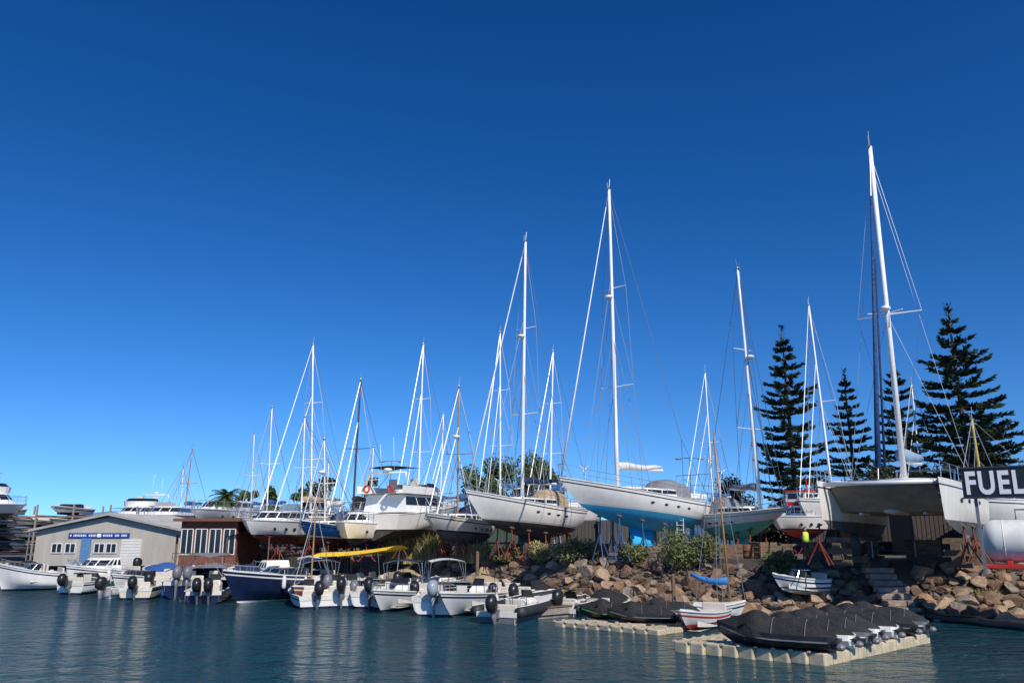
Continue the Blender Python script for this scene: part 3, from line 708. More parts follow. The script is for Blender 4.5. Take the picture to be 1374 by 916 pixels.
    if 'tarp' in feat:
        c=MB(); rows=[]
        for i in range(11):
            t=.03+.72*i/10; hh=.28+.34*math.sin(math.pi*min(1,i/8)); rows.append([Vector((H.x(t),y*(H.b(t)+.02),H.zs(t)-.1*abs(y)**8+hh*(1-abs(y)**1.8)+.03*math.sin(i*2.3+y*4))) for y in(-1,-.75,-.4,0,.4,.75,1)])
        c.loft(rows,closed=False,cap=False); c.build('boat_cover',canvas,root,True)
    if 'mast' in feat:
        m=MB(); m.tube([(H.x(.6),0,zd),(H.x(.58),0,zd+4.2)],.05,6,.03); mo=m.build('mast',woodm,root); r=MB()
        for e in(Vector((L/2,0,H.zs(1))),Vector((H.x(.5),B/2,zd)),Vector((H.x(.5),-B/2,zd)),Vector((-L/2,0,H.zs(0)))): r.tube([e,(H.x(.58),0,zd+4.1)],.014,3)
        r.build('rigging',wire,mo)
    for i in range(motors):
        y=(i-(motors-1)/2)*.55; outboard(root,H.x(0)-.02,y,H.zs(0)-.12,mm,1.12,tilt)
    return root,H,o,yaw
def fender(wp,label,grp,m=cvwhite):
    mb=MB(); mb.loft([[Vector((r*math.cos(k*math.pi/4),r*math.sin(k*math.pi/4),z)) for k in range(8)] for z,r in((-.32,.03),(-.28,.09),(-.2,.11),(.2,.11),(.28,.09),(.33,.03))]); mb.tube([(0,0,.3),(0,0,.62)],.012,4)
    o=mb.build('fender',m,None,True,loc=wp); tag(o,label,'fender',grp)
def fend(H,o,yaw,ts,sd,lab,grp,m=cvwhite):
    for t in ts:
        p=H.pt(t,H.zs(t)-.35,sd); p.y+=sd*.12; fender(Matrix.Rotation(yaw,3,'Z')@p+o,lab,grp,m)
silver=mat('silver_cowl',(.28,.33,.38),.25)
WB=[
 ('white open boat at the far left edge with its bow pointing left',(84,789),(-12,793),2.5,dict(feat=('windscreen','rail','seats'),motors=1,mm=gry,tilt=-.5,fb=(.95,1.6))),
 ('white cabin cruiser with low cabin and bow rail, second boat from the left',(176,787),(84,794),2.8,dict(feat=('cabin','rail'),fb=(1.0,1.5),motors=1)),
 ('low white runabout tucked between the cabin cruiser and the navy cuddy boat',(212,790),(148,798),2.2,dict(feat=('windscreen','rail'),fb=(.75,1.1),bot=greyaf)),
 ('navy hulled cuddy boat with grey canopy and twin outboards',(244,804),(312,788),2.5,dict(mt=navy,feat=('windscreen','seats','rail','bimini'),canvas=cvgrey,motors=2,mm=gry,fb=(.9,1.25))),
 ('royal blue open boat with one tilted outboard left of the navy cuddy boat',(204,800),(268,788),2.2,dict(mt=bluep,feat=('console','open'),motors=1,tilt=-.6,fb=(.75,1.1))),
 ('large sporty speedboat, white deck over glossy black navy hull, with curved windscreen',(440,800),(296,811),2.9,dict(mt=navy,bot=cvwhite,stripe=gel,feat=('windscreen','rail','seats','arch'),fb=(1.15,1.6))),
 ('little varnished wooden boat with red brown hull and short mast',(446,800),(392,815),1.8,dict(mt=mat('red_brown_hull',(.30,.09,.04),.4),stripe=gel,feat=('mast','tarp'),canvas=cvwhite,fb=(.65,.95))),
 ('open white boat shaded by a bright yellow awning',(522,797),(436,795),2.6,dict(feat=('awning','console','open'),canvas=cvyel,fb=(.8,1.1))),
 ('white tender with big black outboard, left of a matching pair',(458,815),(482,800),2.0,dict(feat=('console','open','rod'),motors=1,tilt=-.25,fb=(.7,.95))),
 ('white tender with big black outboard, right of a matching pair',(496,816),(524,802),2.1,dict(feat=('windscreen',),canvas=cvnavy,motors=1,tilt=-.25,fb=(.7,.95))),
 ('white open boat with blunt bow beside the tall grey outboard',(572,808),(500,824),2.2,dict(feat=('console','open','rail'),fb=(.65,1.0),bot=greyaf)),
 ('white launch carrying the tall silver grey outboard',(583,827),(638,807),2.3,dict(feat=('windscreen','seats','rail'),motors=1,mm=silver,tilt=-.15,fb=(.75,1.0))),
 ('white centre console boat with cream interior and bow toward the water',(684,808),(590,832),2.4,dict(feat=('console','open','rail'),floorm=vinyl,fb=(.7,1.05),bot=greyaf)),
 ('open white boat with tan canvas moored behind the cream interior console boat',(632,812),(680,805),2.1,dict(feat=('windscreen','tarp'),canvas=cvtan,fb=(.75,1.0))),
 ('black inflatable boat with outboard and dark seat cover',(666,836),(744,816),2.1,dict(feat=('rib','console','rod'),canvas=rubber,mt=gry,motors=1,tilt=-.35,fb=(.42,.62),name='inflatable_boat',cat='inflatable boat')),
 ('tiny open white boat with red lower hull beside the lime trimmed jet ski',(962,834),(914,850),1.4,dict(mt=gel,bot=redp,stripe=redp,feat=('open',),fb=(.35,.62),zw=.16)),
 ('grey inflatable dinghy floating behind the speedboat stern',(360,793),(410,789),1.7,dict(feat=('rib',),canvas=rubgrey,mt=gel,fb=(.4,.55),name='inflatable_boat',cat='inflatable boat')),
 ('small white boat with brown cover behind the black outboard pair',(556,803),(520,795),2.1,dict(feat=('tarp',),canvas=cvtan,fb=(.85,1.1))),
 ('white half cabin boat with red trim moored behind the speedboat windscreen',(392,792),(338,787),2.3,dict(feat=('cabin','rail'),stripe=redp,fb=(.9,1.25))),
 ('dark hooded runabout squeezed beside the white centre console boat',(730,817),(700,808),1.9,dict(feat=('tarp',),canvas=cvblack,fb=(.6,.85))),
 ('white boat with navy bimini directly left of the black outboard pair',(432,808),(410,796),2.2,dict(feat=('console','open','bimini'),canvas=cvnavy,motors=1,tilt=-.3,fb=(.75,1.0))),
 ('white fishing launch with black canopy just right of the black outboard pair',(534,809),(556,800),2.2,dict(feat=('console','open','bimini','rod'),canvas=cvblack,motors=1,fb=(.75,1.0))),
 ('white hard topped boat with rods between the tan covered boats',(608,809),(584,800),2.2,dict(feat=('console','open','ttop','rod'),fb=(.75,1.05))),
 ('black inflatable tender tied to the timber pontoon left of the lime trimmed jet ski',(752,826),(786,818),1.7,dict(feat=('rib','console'),canvas=rubber,mt=gry,motors=1,fb=(.3,.45),name='inflatable_boat',cat='inflatable boat')),
 ('low black covered skiff in front of the boulders right of the timber pontoon',(800,823),(838,816),1.7,dict(feat=('tarp',),canvas=cvblack,mt=gry,fb=(.4,.6))),
 ('small grey inflatable with outboard in front of the low cabin cruiser stern',(140,802),(184,799),1.6,dict(feat=('rib',),canvas=rubgrey,mt=gel,motors=1,fb=(.3,.42),name='inflatable_boat',cat='inflatable boat')),
 ('white day boat with blue cover behind the royal blue open boat',(236,789),(196,785),2.2,dict(feat=('tarp',),canvas=cvblue,fb=(.9,1.25))),
 ('white day boat with a grey cover in the second row in front of the pavilion',(300,791),(256,786),2.2,dict(feat=('tarp','rail'),canvas=cvgrey,fb=(.9,1.25))),
 ('white open runabout with raised black outboard between the two leftmost boats',(92,797),(138,792),2.0,dict(feat=('windscreen','seats'),motors=1,tilt=-.7,fb=(.65,.95))),
 ('cream open boat with black outboard in front of the blue covered day boat',(180,804),(216,795),1.9,dict(mt=cream,feat=('console','open'),motors=1,tilt=-.5,fb=(.6,.85))),
 ('navy skiff with twin black outboards just left of the black navy speedboat bow',(272,810),(300,797),2.0,dict(mt=navy,feat=('console','open'),motors=2,tilt=-.4,fb=(.6,.9))),
 ('white runabout with navy cover behind the black navy speedboat',(342,794),(312,788),2.1,dict(feat=('tarp',),canvas=cvnavy,fb=(.9,1.2))),
 ('low white skiff with black outboard right of the varnished wooden boat',(424,816),(400,806),1.8,dict(feat=('console','open'),motors=1,tilt=-.3,fb=(.55,.8))),
 ('narrow white boat with grey outboard wedged between the black outboard pair',(478,812),(502,803),1.7,dict(feat=('open','windscreen'),motors=1,mm=gry,tilt=-.5,fb=(.6,.85))),
 ('low white skiff with black outboard left of the cream interior console boat',(552,816),(530,807),1.8,dict(feat=('console','open'),motors=1,tilt=-.4,fb=(.6,.85))),
 ('low navy hulled skiff with outboard behind the cream interior console boat',(656,818),(630,810),1.8,dict(mt=navy,feat=('open','windscreen'),motors=1,tilt=-.5,fb=(.6,.85))),
 ('white skiff with black outboard behind the black inflatable boat',(694,819),(720,811),1.8,dict(feat=('console','open'),motors=1,tilt=-.5,fb=(.6,.85))),
 ('white open boat with rods and grey outboard in front of the yellow awning',(440,809),(462,800),1.9,dict(feat=('console','open','rod'),motors=1,mm=gry,fb=(.6,.9))),
 ('low white boat with black cover at the left edge behind the leftmost open boat',(50,785),(4,783),2.2,dict(feat=('tarp',),canvas=cvblack,fb=(.9,1.3))),
 ('long low white sport boat moored diagonally behind the low cabin cruiser',(150,786),(100,783),2.3,dict(feat=('windscreen','rail'),fb=(1.0,1.35))),
]
for i,(lab,s,b,B,kw) in enumerate(WB):
    sg=G(*s); bg=G(*b)
    r_,H,o,yaw=motorboat(lab,(bg.x,bg.y),(sg.x,sg.y),B,**kw)
    nm={1:'low cabin cruiser',5:'black navy speedboat',10:'blunt bowed open boat',12:'cream interior console boat'}.get(i)
    if nm: fend(H,o,yaw,(.2,.4,.6),1,'white fender hanging beside the '+nm,'fenders on the '+nm)
def dinghy():
    sg=G(934,826); bg=G(1002,829)
    r_,H,o,yaw=motorboat('small white sailing dinghy with bare raked mast and bright blue sail cover',(bg.x,bg.y),(sg.x,sg.y),1.5,feat=('open','fulldeck'),fb=(.45,.65),name='sailing_dinghy',cat='dinghy')
    Lc=loc_fn(o,yaw); base=Vector((H.x(.7),0,H.zs(.6))); tp=Lc(P(957,574,o.y))
    m=MB(); m.tube([base,tp],.055,7,.03); mo=m.build('mast',woodm,r_,True); rg=MB()
    for e in(Vector((H.L/2,0,H.zs(1))),Vector((H.x(.5),.7,H.zs(.5))),Vector((H.x(.5),-.7,H.zs(.5))),Vector((-H.L/2,0,H.zs(0)))): rg.tube([e,lerp(base,tp,.95)],.014,3)
    rg.build('rigging',wire,mo)
    c=MB(); s=lerp(base,tp,.13); e=s+Vector((-1.6,0,.25)); c.tube([lerp(s,e,q)+Vector((0,0,-.15*math.sin(q*3.1))) for q in(0,.25,.5,.75,1)],.17,8,.08); c.build('sail_cover',mat('bright_blue_cloth',(.03,.2,.5),.8,bump=.4),mo,True)
dinghy()
p=slope_pt(1088,1.8); motorboat('white tender hauled up on the rocks above the jet skis',(p.x-1.7,p.y-.3),(p.x+.9,p.y+.6),1.4,feat=('open','windscreen'),gz=.75,zw=.25,fb=(.4,.65),bot=gel2)
# ---------------------------------------------------------------- jet skis
def jetski(hullm,coverm,accent,seed):
    r=thing('jet_ski','jet ski','jet ski',(0,0,0),0,None)
    st=[(-1.5,.30,.38),(-1.4,.44,.40),(-.8,.52,.41),(0,.53,.42),(.7,.46,.46),(1.1,.33,.52),(1.42,.14,.59),(1.56,.02,.63)]
    m=MB(); m.loft([[Vector((x,y,z)) for y,z in((-w*.1,.0+(.3 if x>1 else 0)*(x-1)*2),(-w*.75,.12+max(0,x-.5)*.30),(-w,.26+max(0,x-.5)*.24),(-w,h),(w,h),(w,.26+max(0,x-.5)*.24),(w*.75,.12+max(0,x-.5)*.30),(w*.1,.0+(.3 if x>1 else 0)*(x-1)*2))] for x,w,h in st]); m.build('hull',hullm,r,bev=.03)
    for sd in(1,-1):
        m=MB(); m.tube([(x,sd*(w+.01),.27+max(0,x-.5)*.22) for x,w,h in st[1:7]],.02,5); m.build('bumper_strip',accent,r)
    m=MB(); rd=random.Random(seed); rows=[]
    prof=[(-1.5,.40,.32),(-1.42,.48,.44),(-1.2,.60,.48),(-.9,.74,.49),(-.6,.80,.49),(-.3,.78,.49),(-.05,.76,.49),(.12,.80,.50),(.30,.90,.52),(.46,.96,.53),(.62,.92,.51),(.80,.82,.46),(1.0,.75,.38),(1.2,.70,.29),(1.4,.65,.17),(1.56,.61,.04)]
    for x,h,w in prof:
        ring=[]; tri=2.1 if abs(x-.46)>.25 else 1.1
        for k in range(19):
            a=math.pi*k/18; cs=math.cos(a); sn=math.sin(a); nz=rd.uniform(-.014,.014)
            yy=w*(abs(cs)**(.8 if tri<1.5 else 1.1))*(1 if cs>0 else -1); base=.30+max(0,x-.6)*.26
            ring.append(Vector((x+nz,yy*(1+nz),base+(h-base)*(sn**tri)+nz*.7)))
        rows.append(ring)
    m.loft(rows,closed=False,cap=False); o=m.build('cover',coverm,r,True); ss=o.modifiers.new('s','SUBSURF'); ss.levels=ss.render_levels=1
    b=MB(); b.box((-1.54,0,.28),(.12,.7,.08)); b.build('rear_step',blk,r); b=MB(); b.ell((-1.6,0,.14),(.14,.12,.1)); b.build('jet_nozzle',gry,r)
    for sd in(-1,1):
        b=MB(); b.box((.6,sd*.5,.74),(.07,.07,.09)); b.build('mirror',coverm,r)
    for x,h,w in((-.85,.755,.49),(.0,.77,.495)):
        s=MB(); s.tube([(x,(w+.01)*math.cos(math.pi*k/12),.31+(h-.30)*math.sin(math.pi*k/12)**2.0) for k in range(13)],.010,4); s.build('strap',gry,r)
    return r
jw=jetski(gel,cvblack,gel,1); jl=jetski(blk,cvblack,lime,2); jg=jetski(gry,cvdark,cvwhite,3); jb=jetski(blk,cvblack,gry,4); jc=jetski(gel,cvdark,gel,5)
A=G(902,858,.35); B_=G(1122,876,.35); C_=G(1268,846,.35)
ax=(B_-A); Lx=ax.length; ax=ax.normalized(); ay=(C_-B_); Ly=ay.length; ay=ay.normalized()
def cubes(label,org,ux,uy,nx,ny,skip,h=.38,size=.5):
    yaw=math.atan2(ux.y,ux.x); r=thing('floating_dock',label,'floating dock',(org.x,org.y,0),yaw)
    Mi=Matrix.Rotation(-yaw,3,'Z'); uyl=Mi@uy; m=MB(); cl=MB()
    for i in range(nx):
        for j in range(ny):
            if skip(i,j): continue
            c=Vector(((i+.5)*size,0,0))+uyl*((j+.5)*size); dz=random.uniform(-.015,.015)
            m.box((c.x,c.y,h/2-.04+dz),(size-.02,size-.02,h),rz=math.atan2(uyl.y,uyl.x)-math.pi/2)
            cl.box((c.x-size/2,c.y-size/2*uyl.y,h-.02),(.09,.09,.05))
    m.build('float_cubes',cubem,r,bev=.04); cl.build('connector_pins',cubem,r); return r
ayp=Vector((-ax.y,ax.x,0))
d=Vector((ay.x,ay.y,0))
cubes('near cream modular floating dock carrying a row of covered jet skis',A,Vector((ax.x,ax.y,0)),d if abs(d.dot(ax))<.8 else ayp,int(Lx/.5),int(Ly/.5),lambda i,j:False,h=.36)
labs=['nearest black covered jet ski at the front of the cream dock','second covered jet ski from the front of the cream dock, white hulled','third jet ski of the cream dock row, grey hull and charcoal cover','fourth jet ski of the cream dock row, white hull under charcoal cover','fifth jet ski of the cream dock row, white hulled and black covered','sixth jet ski of the cream dock row, dark hull and black cover','farthest jet ski of the cream dock row, charcoal cover near the floating pipe']
protos=[jb,jw,jg,jc,jw,jb,jg]; nj=len(protos)
for i in range(nj):
    q=(i+.35)/nj; c=lerp(B_,C_,q)-Vector((ax.x,ax.y,0))*(1.75+random.uniform(-.1,.15)); yaw=math.atan2(-ax.y,-ax.x)+random.uniform(-.06,.06)
    r=dup(protos[i],(c.x,c.y,.31),yaw,labs[i],1.1 if i==0 else 1.0); r['group']='covered jet skis on the cream dock'
for k,(px,py,l,pr,ya) in enumerate([(822,830,'lime trimmed black covered jet ski on the far dock',jl,2.9),(862,834,'black covered jet ski right of the lime trimmed one on the far dock',jb,2.95),(896,828,'charcoal covered jet ski at the right end of the far dock',jg,2.8)]):
    c=G(px,py,.2); dup(pr,(c.x,c.y,.17),ya,l,.85)['group']='jet skis on the far dock'
for pr in(jw,jl,jg,jb,jc):
    for ch in list(pr.children): bpy.data.objects.remove(ch)
    bpy.data.objects.remove(pr)
o1=G(742,834,.15); o2=G(888,846,.15); u=(o2-o1); ln=u.length; u=u.normalized()
cubes('smaller cream floating dock under the lime trimmed jet ski',o1,u,Vector((-u.y*.9+.3,u.x*.9,0)).normalized(),int(ln/.5),3,lambda i,j:(j>1 and i%3==0),h=.22)
def pontoon(label,a,b,w,z=.55):
    u=b-a; L=math.hypot(u.x,u.y); r=thing('pontoon',label,'pontoon',(a.x,a.y,0),math.atan2(u.y,u.x)); m=MB()
    n=int(L/.16)
    for i in range(n): m.box(((i+.5)*L/n,0,z),(L/n-.015,w,.04))
    m.build('deck_planks',wood,r); f=MB(); f.box((L/2,0,z-.17),(L,w-.1,.28)); f.box((L/2,0,.08),(L-.3,w-.3,.3)); f.build('float',concrete,r)
    for x in(.4,L/2,L-.4): c=MB(); c.box((x,-w/2+.12,z+.07),(.22,.05,.05)); c.box((x,-w/2+.12,z+.04),(.06,.05,.06)); c.build('cleat',steel,r)
pontoon('weathered timber pontoon beside the black inflatable boat',G(702,829),G(805,820),1.5,.45)
pontoon('timber gangway pontoon running behind the outboard boats',G(470,793),G(690,806),1.2,.5)
pontoon('far left timber pontoon behind the moored cruisers',G(-60,783),G(330,787),1.2,.5)
m=MB(); pts=[G(lerp(1232,1420,i/12),lerp(829,851,i/12))+Vector((0,0,.1+.03*math.sin(i*1.7))) for i in range(13)]; m.tube(pts,.2,10)
tag(m.build('floating_pipe',blk,None,True),'long black floating pipe along the foot of the right rock bank','pipe')
for k,(px,py,h) in enumerate([(232,784,3.2),(470,792,2.2),(640,803,2.4),(905,822,1.6)]):
    g=G(px,py); m=MB(); m.tube([(0,0,-1),(0,0,h)],.09,8); m.tube([(0,0,h),(0,0,h+.08)],.11,8,.03)
    o=m.build('mooring_pile',wood,None,loc=g); tag(o,['timber mooring pile in front of the brown pavilion','mooring pile beside the yellow awning boat','mooring pile behind the cream interior console boat','short mooring pile behind the lime trimmed jet ski'][k],'mooring pile')
p=slope_pt(1218,0.3)
r=thing('stone_steps','rough stone steps descending through the rock bank to the water','steps',(p.x,p.y,0))
for i in range(8):
    m=MB(); m.box((i*.05,.45*i,.05+.25*i),(1.2+.1*(i%2),.6,.24),rz=.04*(i%3-1)); m.build('step',rocks[2],r,bev=.04)
# ================================================================= YARD BOATS
sailboat('big white sailboat with turquoise bottom paint and tallest central mast, propped in the yard',(750,640,41),(937,676,51),3.9,
 [(828,(817,255),.125,2,'')],mt=gel,bot=turq,stripe=gel,zwf=(.66,.71),cover=cvwhite,hood=cvgrey,short='turquoise bottomed sailboat',furl=cvwhite,dip=.12,D=.95,stem_stand=standblue)
sailboat('long white sailboat with black underwater hull, bow pointing left beside the turquoise bottomed one',(624,657,45),(770,685,54),3.6,
 [(700,(705,325),.12,2,'')],bot=blackaf,stripe=gel2,zwf=(.58,.60),cover=cvnavy,hood=cvtan,short='long white black bottomed sailboat',furl=cvwhite,D=.8)
sailboat('white ketch standing behind the long white sailboat, slimmer mast',(640,668,62),(722,680,74),3.6,[(671,(671,447),.10,2,'')],detail=1,mt=gel2,short='white ketch behind')
sailboat('white yacht behind with mast rising right of the long white sailboat',(705,672,64),(795,682,78),3.6,[(738,(742,472),.10,2,'')],detail=1,bot=bluep,short='rear yacht between the two big sailboats')
sailboat('navy trimmed white sailboat with thin wooden mast, under the flybridge yacht bow',(573,688,47),(652,700,55),3.3,[(614,(616,520),.06,1,'wood')],bot=greyaf,stripe=navy,cover=cvblue,short='navy trimmed sailboat',D=.7,detail=2)
sailboat('sailboat with bright blue hull and short mast in the left yard',(404,698,50),(478,708,58),3.2,[(436,(435,590),.06,1,'')],mt=bluep,bot=redaf,stripe=gel,short='bright blue hulled sailboat',D=.6,cover=cvwhite)
sailboat('cream ketch with two tall pale masts close together in the left yard',(345,692,58),(470,692,72),3.8,[(416,(420,463),.11,2,''),(404,(409,560),.07,1,'free')],detail=1,mt=cream,bot=redaf,stripe=redp,short='cream twin masted ketch',cover=cvtan)
sailboat('grey hulled sailboat with black mast right of the cream ketch',(440,690,59),(528,694,72),3.6,[(473,(484,510),.10,1,'dark')],detail=1,mt=gel2,bot=navy,short='black masted sailboat',cover=cvblack)
sailboat('white sailboat with medium mast left of the cream ketch',(318,694,62),(395,695,76),3.3,[(357,(365,547),.08,1,'')],detail=1,bot=bluep,short='medium masted left sailboat')
sailboat('small far sailboat with short white mast above the terrace canopy',(300,692,80),(362,691,95),3.2,[(336,(341,582),.08,1,'')],detail=1,short='small far left sailboat')
sailboat('far sailboat with brown leaning mast above the brown pavilion',(215,692,80),(282,691,95),3.2,[(247,(258,603),.07,1,'wood')],detail=1,short='brown masted far sailboat')
sailboat('second far sailboat with thinner pale mast beside the brown leaning mast',(205,690,84),(262,690,98),3.0,[(241,(246,627),.06,0,'noboom')],detail=1,short='thin masted far sailboat')
sailboat('white sailboat whose tall mast rises behind the flybridge yacht',(528,676,66),(615,681,80),3.6,[(560,(568,462),.11,2,'')],detail=1,short='sailboat behind flybridge yacht')
sailboat('distant sailboat with low white mast right of the flybridge yacht',(560,682,88),(625,683,102),3.2,[(590,(595,555),.09,1,'')],detail=1,short='distant sailboat behind reeds')
sailboat('green bottomed white sailboat with mast and folded grey sail, bow to the right',(1058,680,45),(946,690,51),3.4,[(1020,(990,362),.11,2,'')],mt=gel,bot=teal,stripe=teal,zwf=(.58,.74),cover=cvgrey,hood=cvgrey,short='green bottomed sailboat',D=.75)
sailboat('sailboat with slim mast seen right of the turquoise bottomed sailboat stern',(915,688,62),(990,684,72),3.2,[(958,(946,500),.08,1,'')],detail=1,short='slim masted sailboat near lamp')
sailboat('sailboat hidden behind the catamaran bow with long leaning white mast',(1072,668,52),(1150,668,62),3.4,[(1118,(1085,410),.10,1,'')],detail=1,short='sailboat behind catamaran bow',cover=None)
sailboat('white hulled boat with yellow mast partly hidden under the FUEL sign',(1284,666,42),(1420,672,48),3.4,[(1320,(1304,563),.08,0,'yel noboom free')],detail=1,stripe=gel2,bot=gel2,short='white hulled boat under the sign')
sailboat('far sailboat with thin mast behind the catamaran mast',(1205,655,66),(1275,655,78),3.2,[(1237,(1223,515),.08,1,'')],detail=1,short='thin masted sailboat behind catamaran')
sailboat('far sailboat with mast just left of the black mast',(395,688,78),(455,688,92),3.2,[(437,(441,620),.07,0,'noboom')],detail=1,short='far sailboat left of black mast')
sailboat('far sailboat with mast just right of the black mast',(470,684,82),(540,686,96),3.2,[(497,(501,600),.07,1,'noboom')],detail=1,short='far sailboat right of black mast')
# ---------------------------------------------------------------- flybridge yachts
def yacht(label,bow,stern,B,gz=None,mt=gel,bot=blackaf,fly=True,stands=True,short='yacht',hb=1.15,canvas=cvwhite,top=True):
    pb=P(*bow); ps=P(*stern)
    if gz is None: gz=GZ((bow[0]+stern[0])/2)
    o=Vector(((pb.x+ps.x)/2,(pb.y+ps.y)/2,gz)); yaw=math.atan2(pb.y-ps.y,pb.x-ps.x); L=math.hypot(pb.x-ps.x,pb.y-ps.y)
    root=thing('motor_yacht',label,'motor yacht',o,yaw); z0=ps.z-gz; z1=pb.z-gz
    H=Hull(L,B,z0,z1,.05,max(.5,z0-1.0),max(.55,z0-.95),.6,'motor',.2,L*.13); make_hull(root,H,mt,bot,navy)
    tier(root,'saloon',gel,H.x(.12),H.x(.72),B*.38,L*.12,H.zs(.3)-.05,hb,L*.14,.1,.15,q=(.4,.85))
    zt=H.zs(.3)-.05+hb
    if fly:
        f=MB(); a=ringpts(H.x(.06),H.x(.55),B*.40,L*.08,zt+.02); b=ringpts(H.x(.06),H.x(.56),B*.41,L*.08,zt+.5); f.loft([a,b],closed=False,cap=False); f.loft([a,[Vector((p.x*.95,p.y*.05,p.z)) for p in a]],closed=False,cap=False); f.build('flybridge',gel,root)
        w=MB(); a=ringpts(H.x(.38),H.x(.56),B*.37,L*.08,zt+.5); b=ringpts(H.x(.38),H.x(.53),B*.33,L*.08,zt+.8); w.loft([a,b],closed=False,cap=False); w.build('flybridge_windscreen',glass,root)
        for y in(-.2,.2): s=MB(); s.box((H.x(.34),y*B,zt+.5),(.5,.6,.2)); s.box((H.x(.32),y*B,zt+.8),(.14,.6,.5)); s.build('flybridge_seat',vinyl,root,bev=.05)
        ar=MB()
        for dx in(0,.12): ar.tube([(H.x(.1)+dx,-B*.38,zt+.3),(H.x(.14)+dx,-B*.33,zt+1.35),(H.x(.14)+dx,B*.33,zt+1.35),(H.x(.1)+dx,B*.38,zt+.3)],.06,6)
        ar.build('radar_arch',gel,root,True)
        rd=MB(); rd.ell((H.x(.14),0,zt+1.55),(.3,.3,.13)); rd.build('radar_dome',gel,root,True)
        for y,hh in((.5,3.2),(-.5,3.6)): rd=MB(); rd.tube([(H.x(.14),y,zt+1.4),(H.x(.12),y,zt+hh)],.015,4); rd.build('antenna',gel,root,True)
        if top:
            bt=MB(); x0,x1=H.x(.14),H.x(.38)
            bt.loft([[Vector((lerp(x0,x1,i/4),B*.34*j/3,zt+1.7+.1*(1-(j/3)**2))) for j in range(-3,4)] for i in range(5)],closed=False,cap=False); bo=bt.build('bimini_top',canvas,root,True)
            fr=MB()
            for sd in(1,-1):
                for q in(0,1): fr.tube([(lerp(x0,x1,.5),sd*B*.36,zt+.5),(lerp(x0,x1,q),sd*B*.34,zt+1.7)],.02,4)
            fr.build('canopy_frame',steel,bo)
    r=MB()
    for sd in(1,-1):
        pts=[]
        for i in range(10):
            t=.35+.63*i/9; p=H.pt(t,H.zs(t),sd); p.y*=.95; q=p+Vector((0,0,.65)); pts.append(q); r.tube([p,q],.016,4)
        r.tube(pts,.02,4); r.tube([p-Vector((0,0,.3)) for p in pts],.012,4)
    r.build('bow_rail',steel,root)
    for i in range(3):
        for sd in(1,-1):
            t=.5+.13*i; p=H.pt(t,H.zs(t)-.5,sd); m=MB(); m.ell((p.x,p.y,p.z),(.25,.05,.1),10,6); m.build('porthole',glass,root)
    if stands:
        rot=Matrix.Rotation(yaw,3,'Z')
        for t in(.2,.6):
            for sd in(1,-1):
                z=lerp(H.zk(t),H.zw(t),.5); p=H.pt(t,z,sd); q=rot@Vector((p.x,p.y+sd*.1,0))+o; c_=rot@Vector((p.x,0,0))+o
                if z>.45: stand_post(q.x,q.y,gz,gz+z,c_.x,c_.y,'steel tripod stand propping up the '+short,'stands under the '+short,standred)
    return root,H,o,yaw,zt
r_,H,o,yaw,zt=yacht('white flybridge yacht with two red lifebuoys, propped in the yard middle',(612,672,60),(500,690,50),4.2,short='white flybridge yacht with lifebuoys',canvas=cvblack)
rot=Matrix.Rotation(yaw,3,'Z')
for k,y in enumerate((.9,-.9)):
    w=rot@Vector((H.x(.06)-.12,y,zt+.28))+o; m=MB(); m.tube([(.0,.2*math.cos(a),.2*math.sin(a)) for a in[i*math.pi/8 for i in range(17)]],.065,8)
    ob=m.build('lifebuoy',mat('lifebuoy_red',(.6,.05,.03),.5),None,True,loc=w); ob.rotation_euler=(0,0,yaw); tag(ob,['red lifebuoy on the left of the flybridge yacht stern','red lifebuoy on the right of the flybridge yacht stern'][k],'lifebuoy')
yacht('white motor cruiser in the yard behind the brown pavilion',(262,682,62),(326,686,72),3.8,fly=False,short='cruiser behind pavilion',hb=.9)
yacht('long white motor yacht behind the grey shed roof, left one',(150,690,78),(215,690,90),4.0,short='left yacht behind shed',hb=.9,top=False)
yacht('white motor yacht behind the grey shed roof, right one nearer the pavilion',(190,690,74),(250,691,88),4.0,fly=False,short='right yacht behind shed',hb=.9)
yacht('white cruiser with dark red bottom left of the bright blue sailboat',(330,697,52),(400,700,60),3.4,bot=redaf,fly=False,short='dark red bottomed cruiser',hb=.8)
yacht('small white motor cruiser between the black masted sailboat and the flybridge yacht',(462,700,48),(505,703,54),3.0,bot=navy,fly=False,short='small cruiser in the mid yard',hb=.8)
yacht('black topped flybridge yacht parked high at the far left edge',(32,676,64),(-60,676,70),4.2,mt=gel,short='black topped yacht',canvas=cvblack,hb=1.0,stands=False)
r_,H,o,yaw,zt=yacht('white fishing boat with red wheelhouse trim behind the green bottomed sailboat',(1040,692,52),(1096,692,57),3.2,mt=gel,bot=redp,fly=False,short='red trimmed fishing boat',hb=.7)
w=MB(); w.box((H.x(.4),0,zt+.5),(1.4,1.4,1.0)); wo=w.build('wheelhouse',gel,r_,bev=.04); w=MB(); w.box((H.x(.4),0,zt+1.05),(1.6,1.6,.1)); w.build('wheelhouse_roof',redp,wo)
w=MB(); w.box((H.x(.4),0,zt+.7),(1.43,1.1,.36)); w.box((H.x(.4),0,zt+.7),(1.1,1.43,.36)); w.build('window',glass,wo); w=MB(); w.box((H.x(.4),0,zt+.2),(1.44,1.44,.25)); w.build('red_trim',redp,r_)
w=MB(); w.tube([(H.x(.2),0,zt),(H.x(.2),0,zt+2.2)],.05,6); w.build('signal_mast',redp,r_)
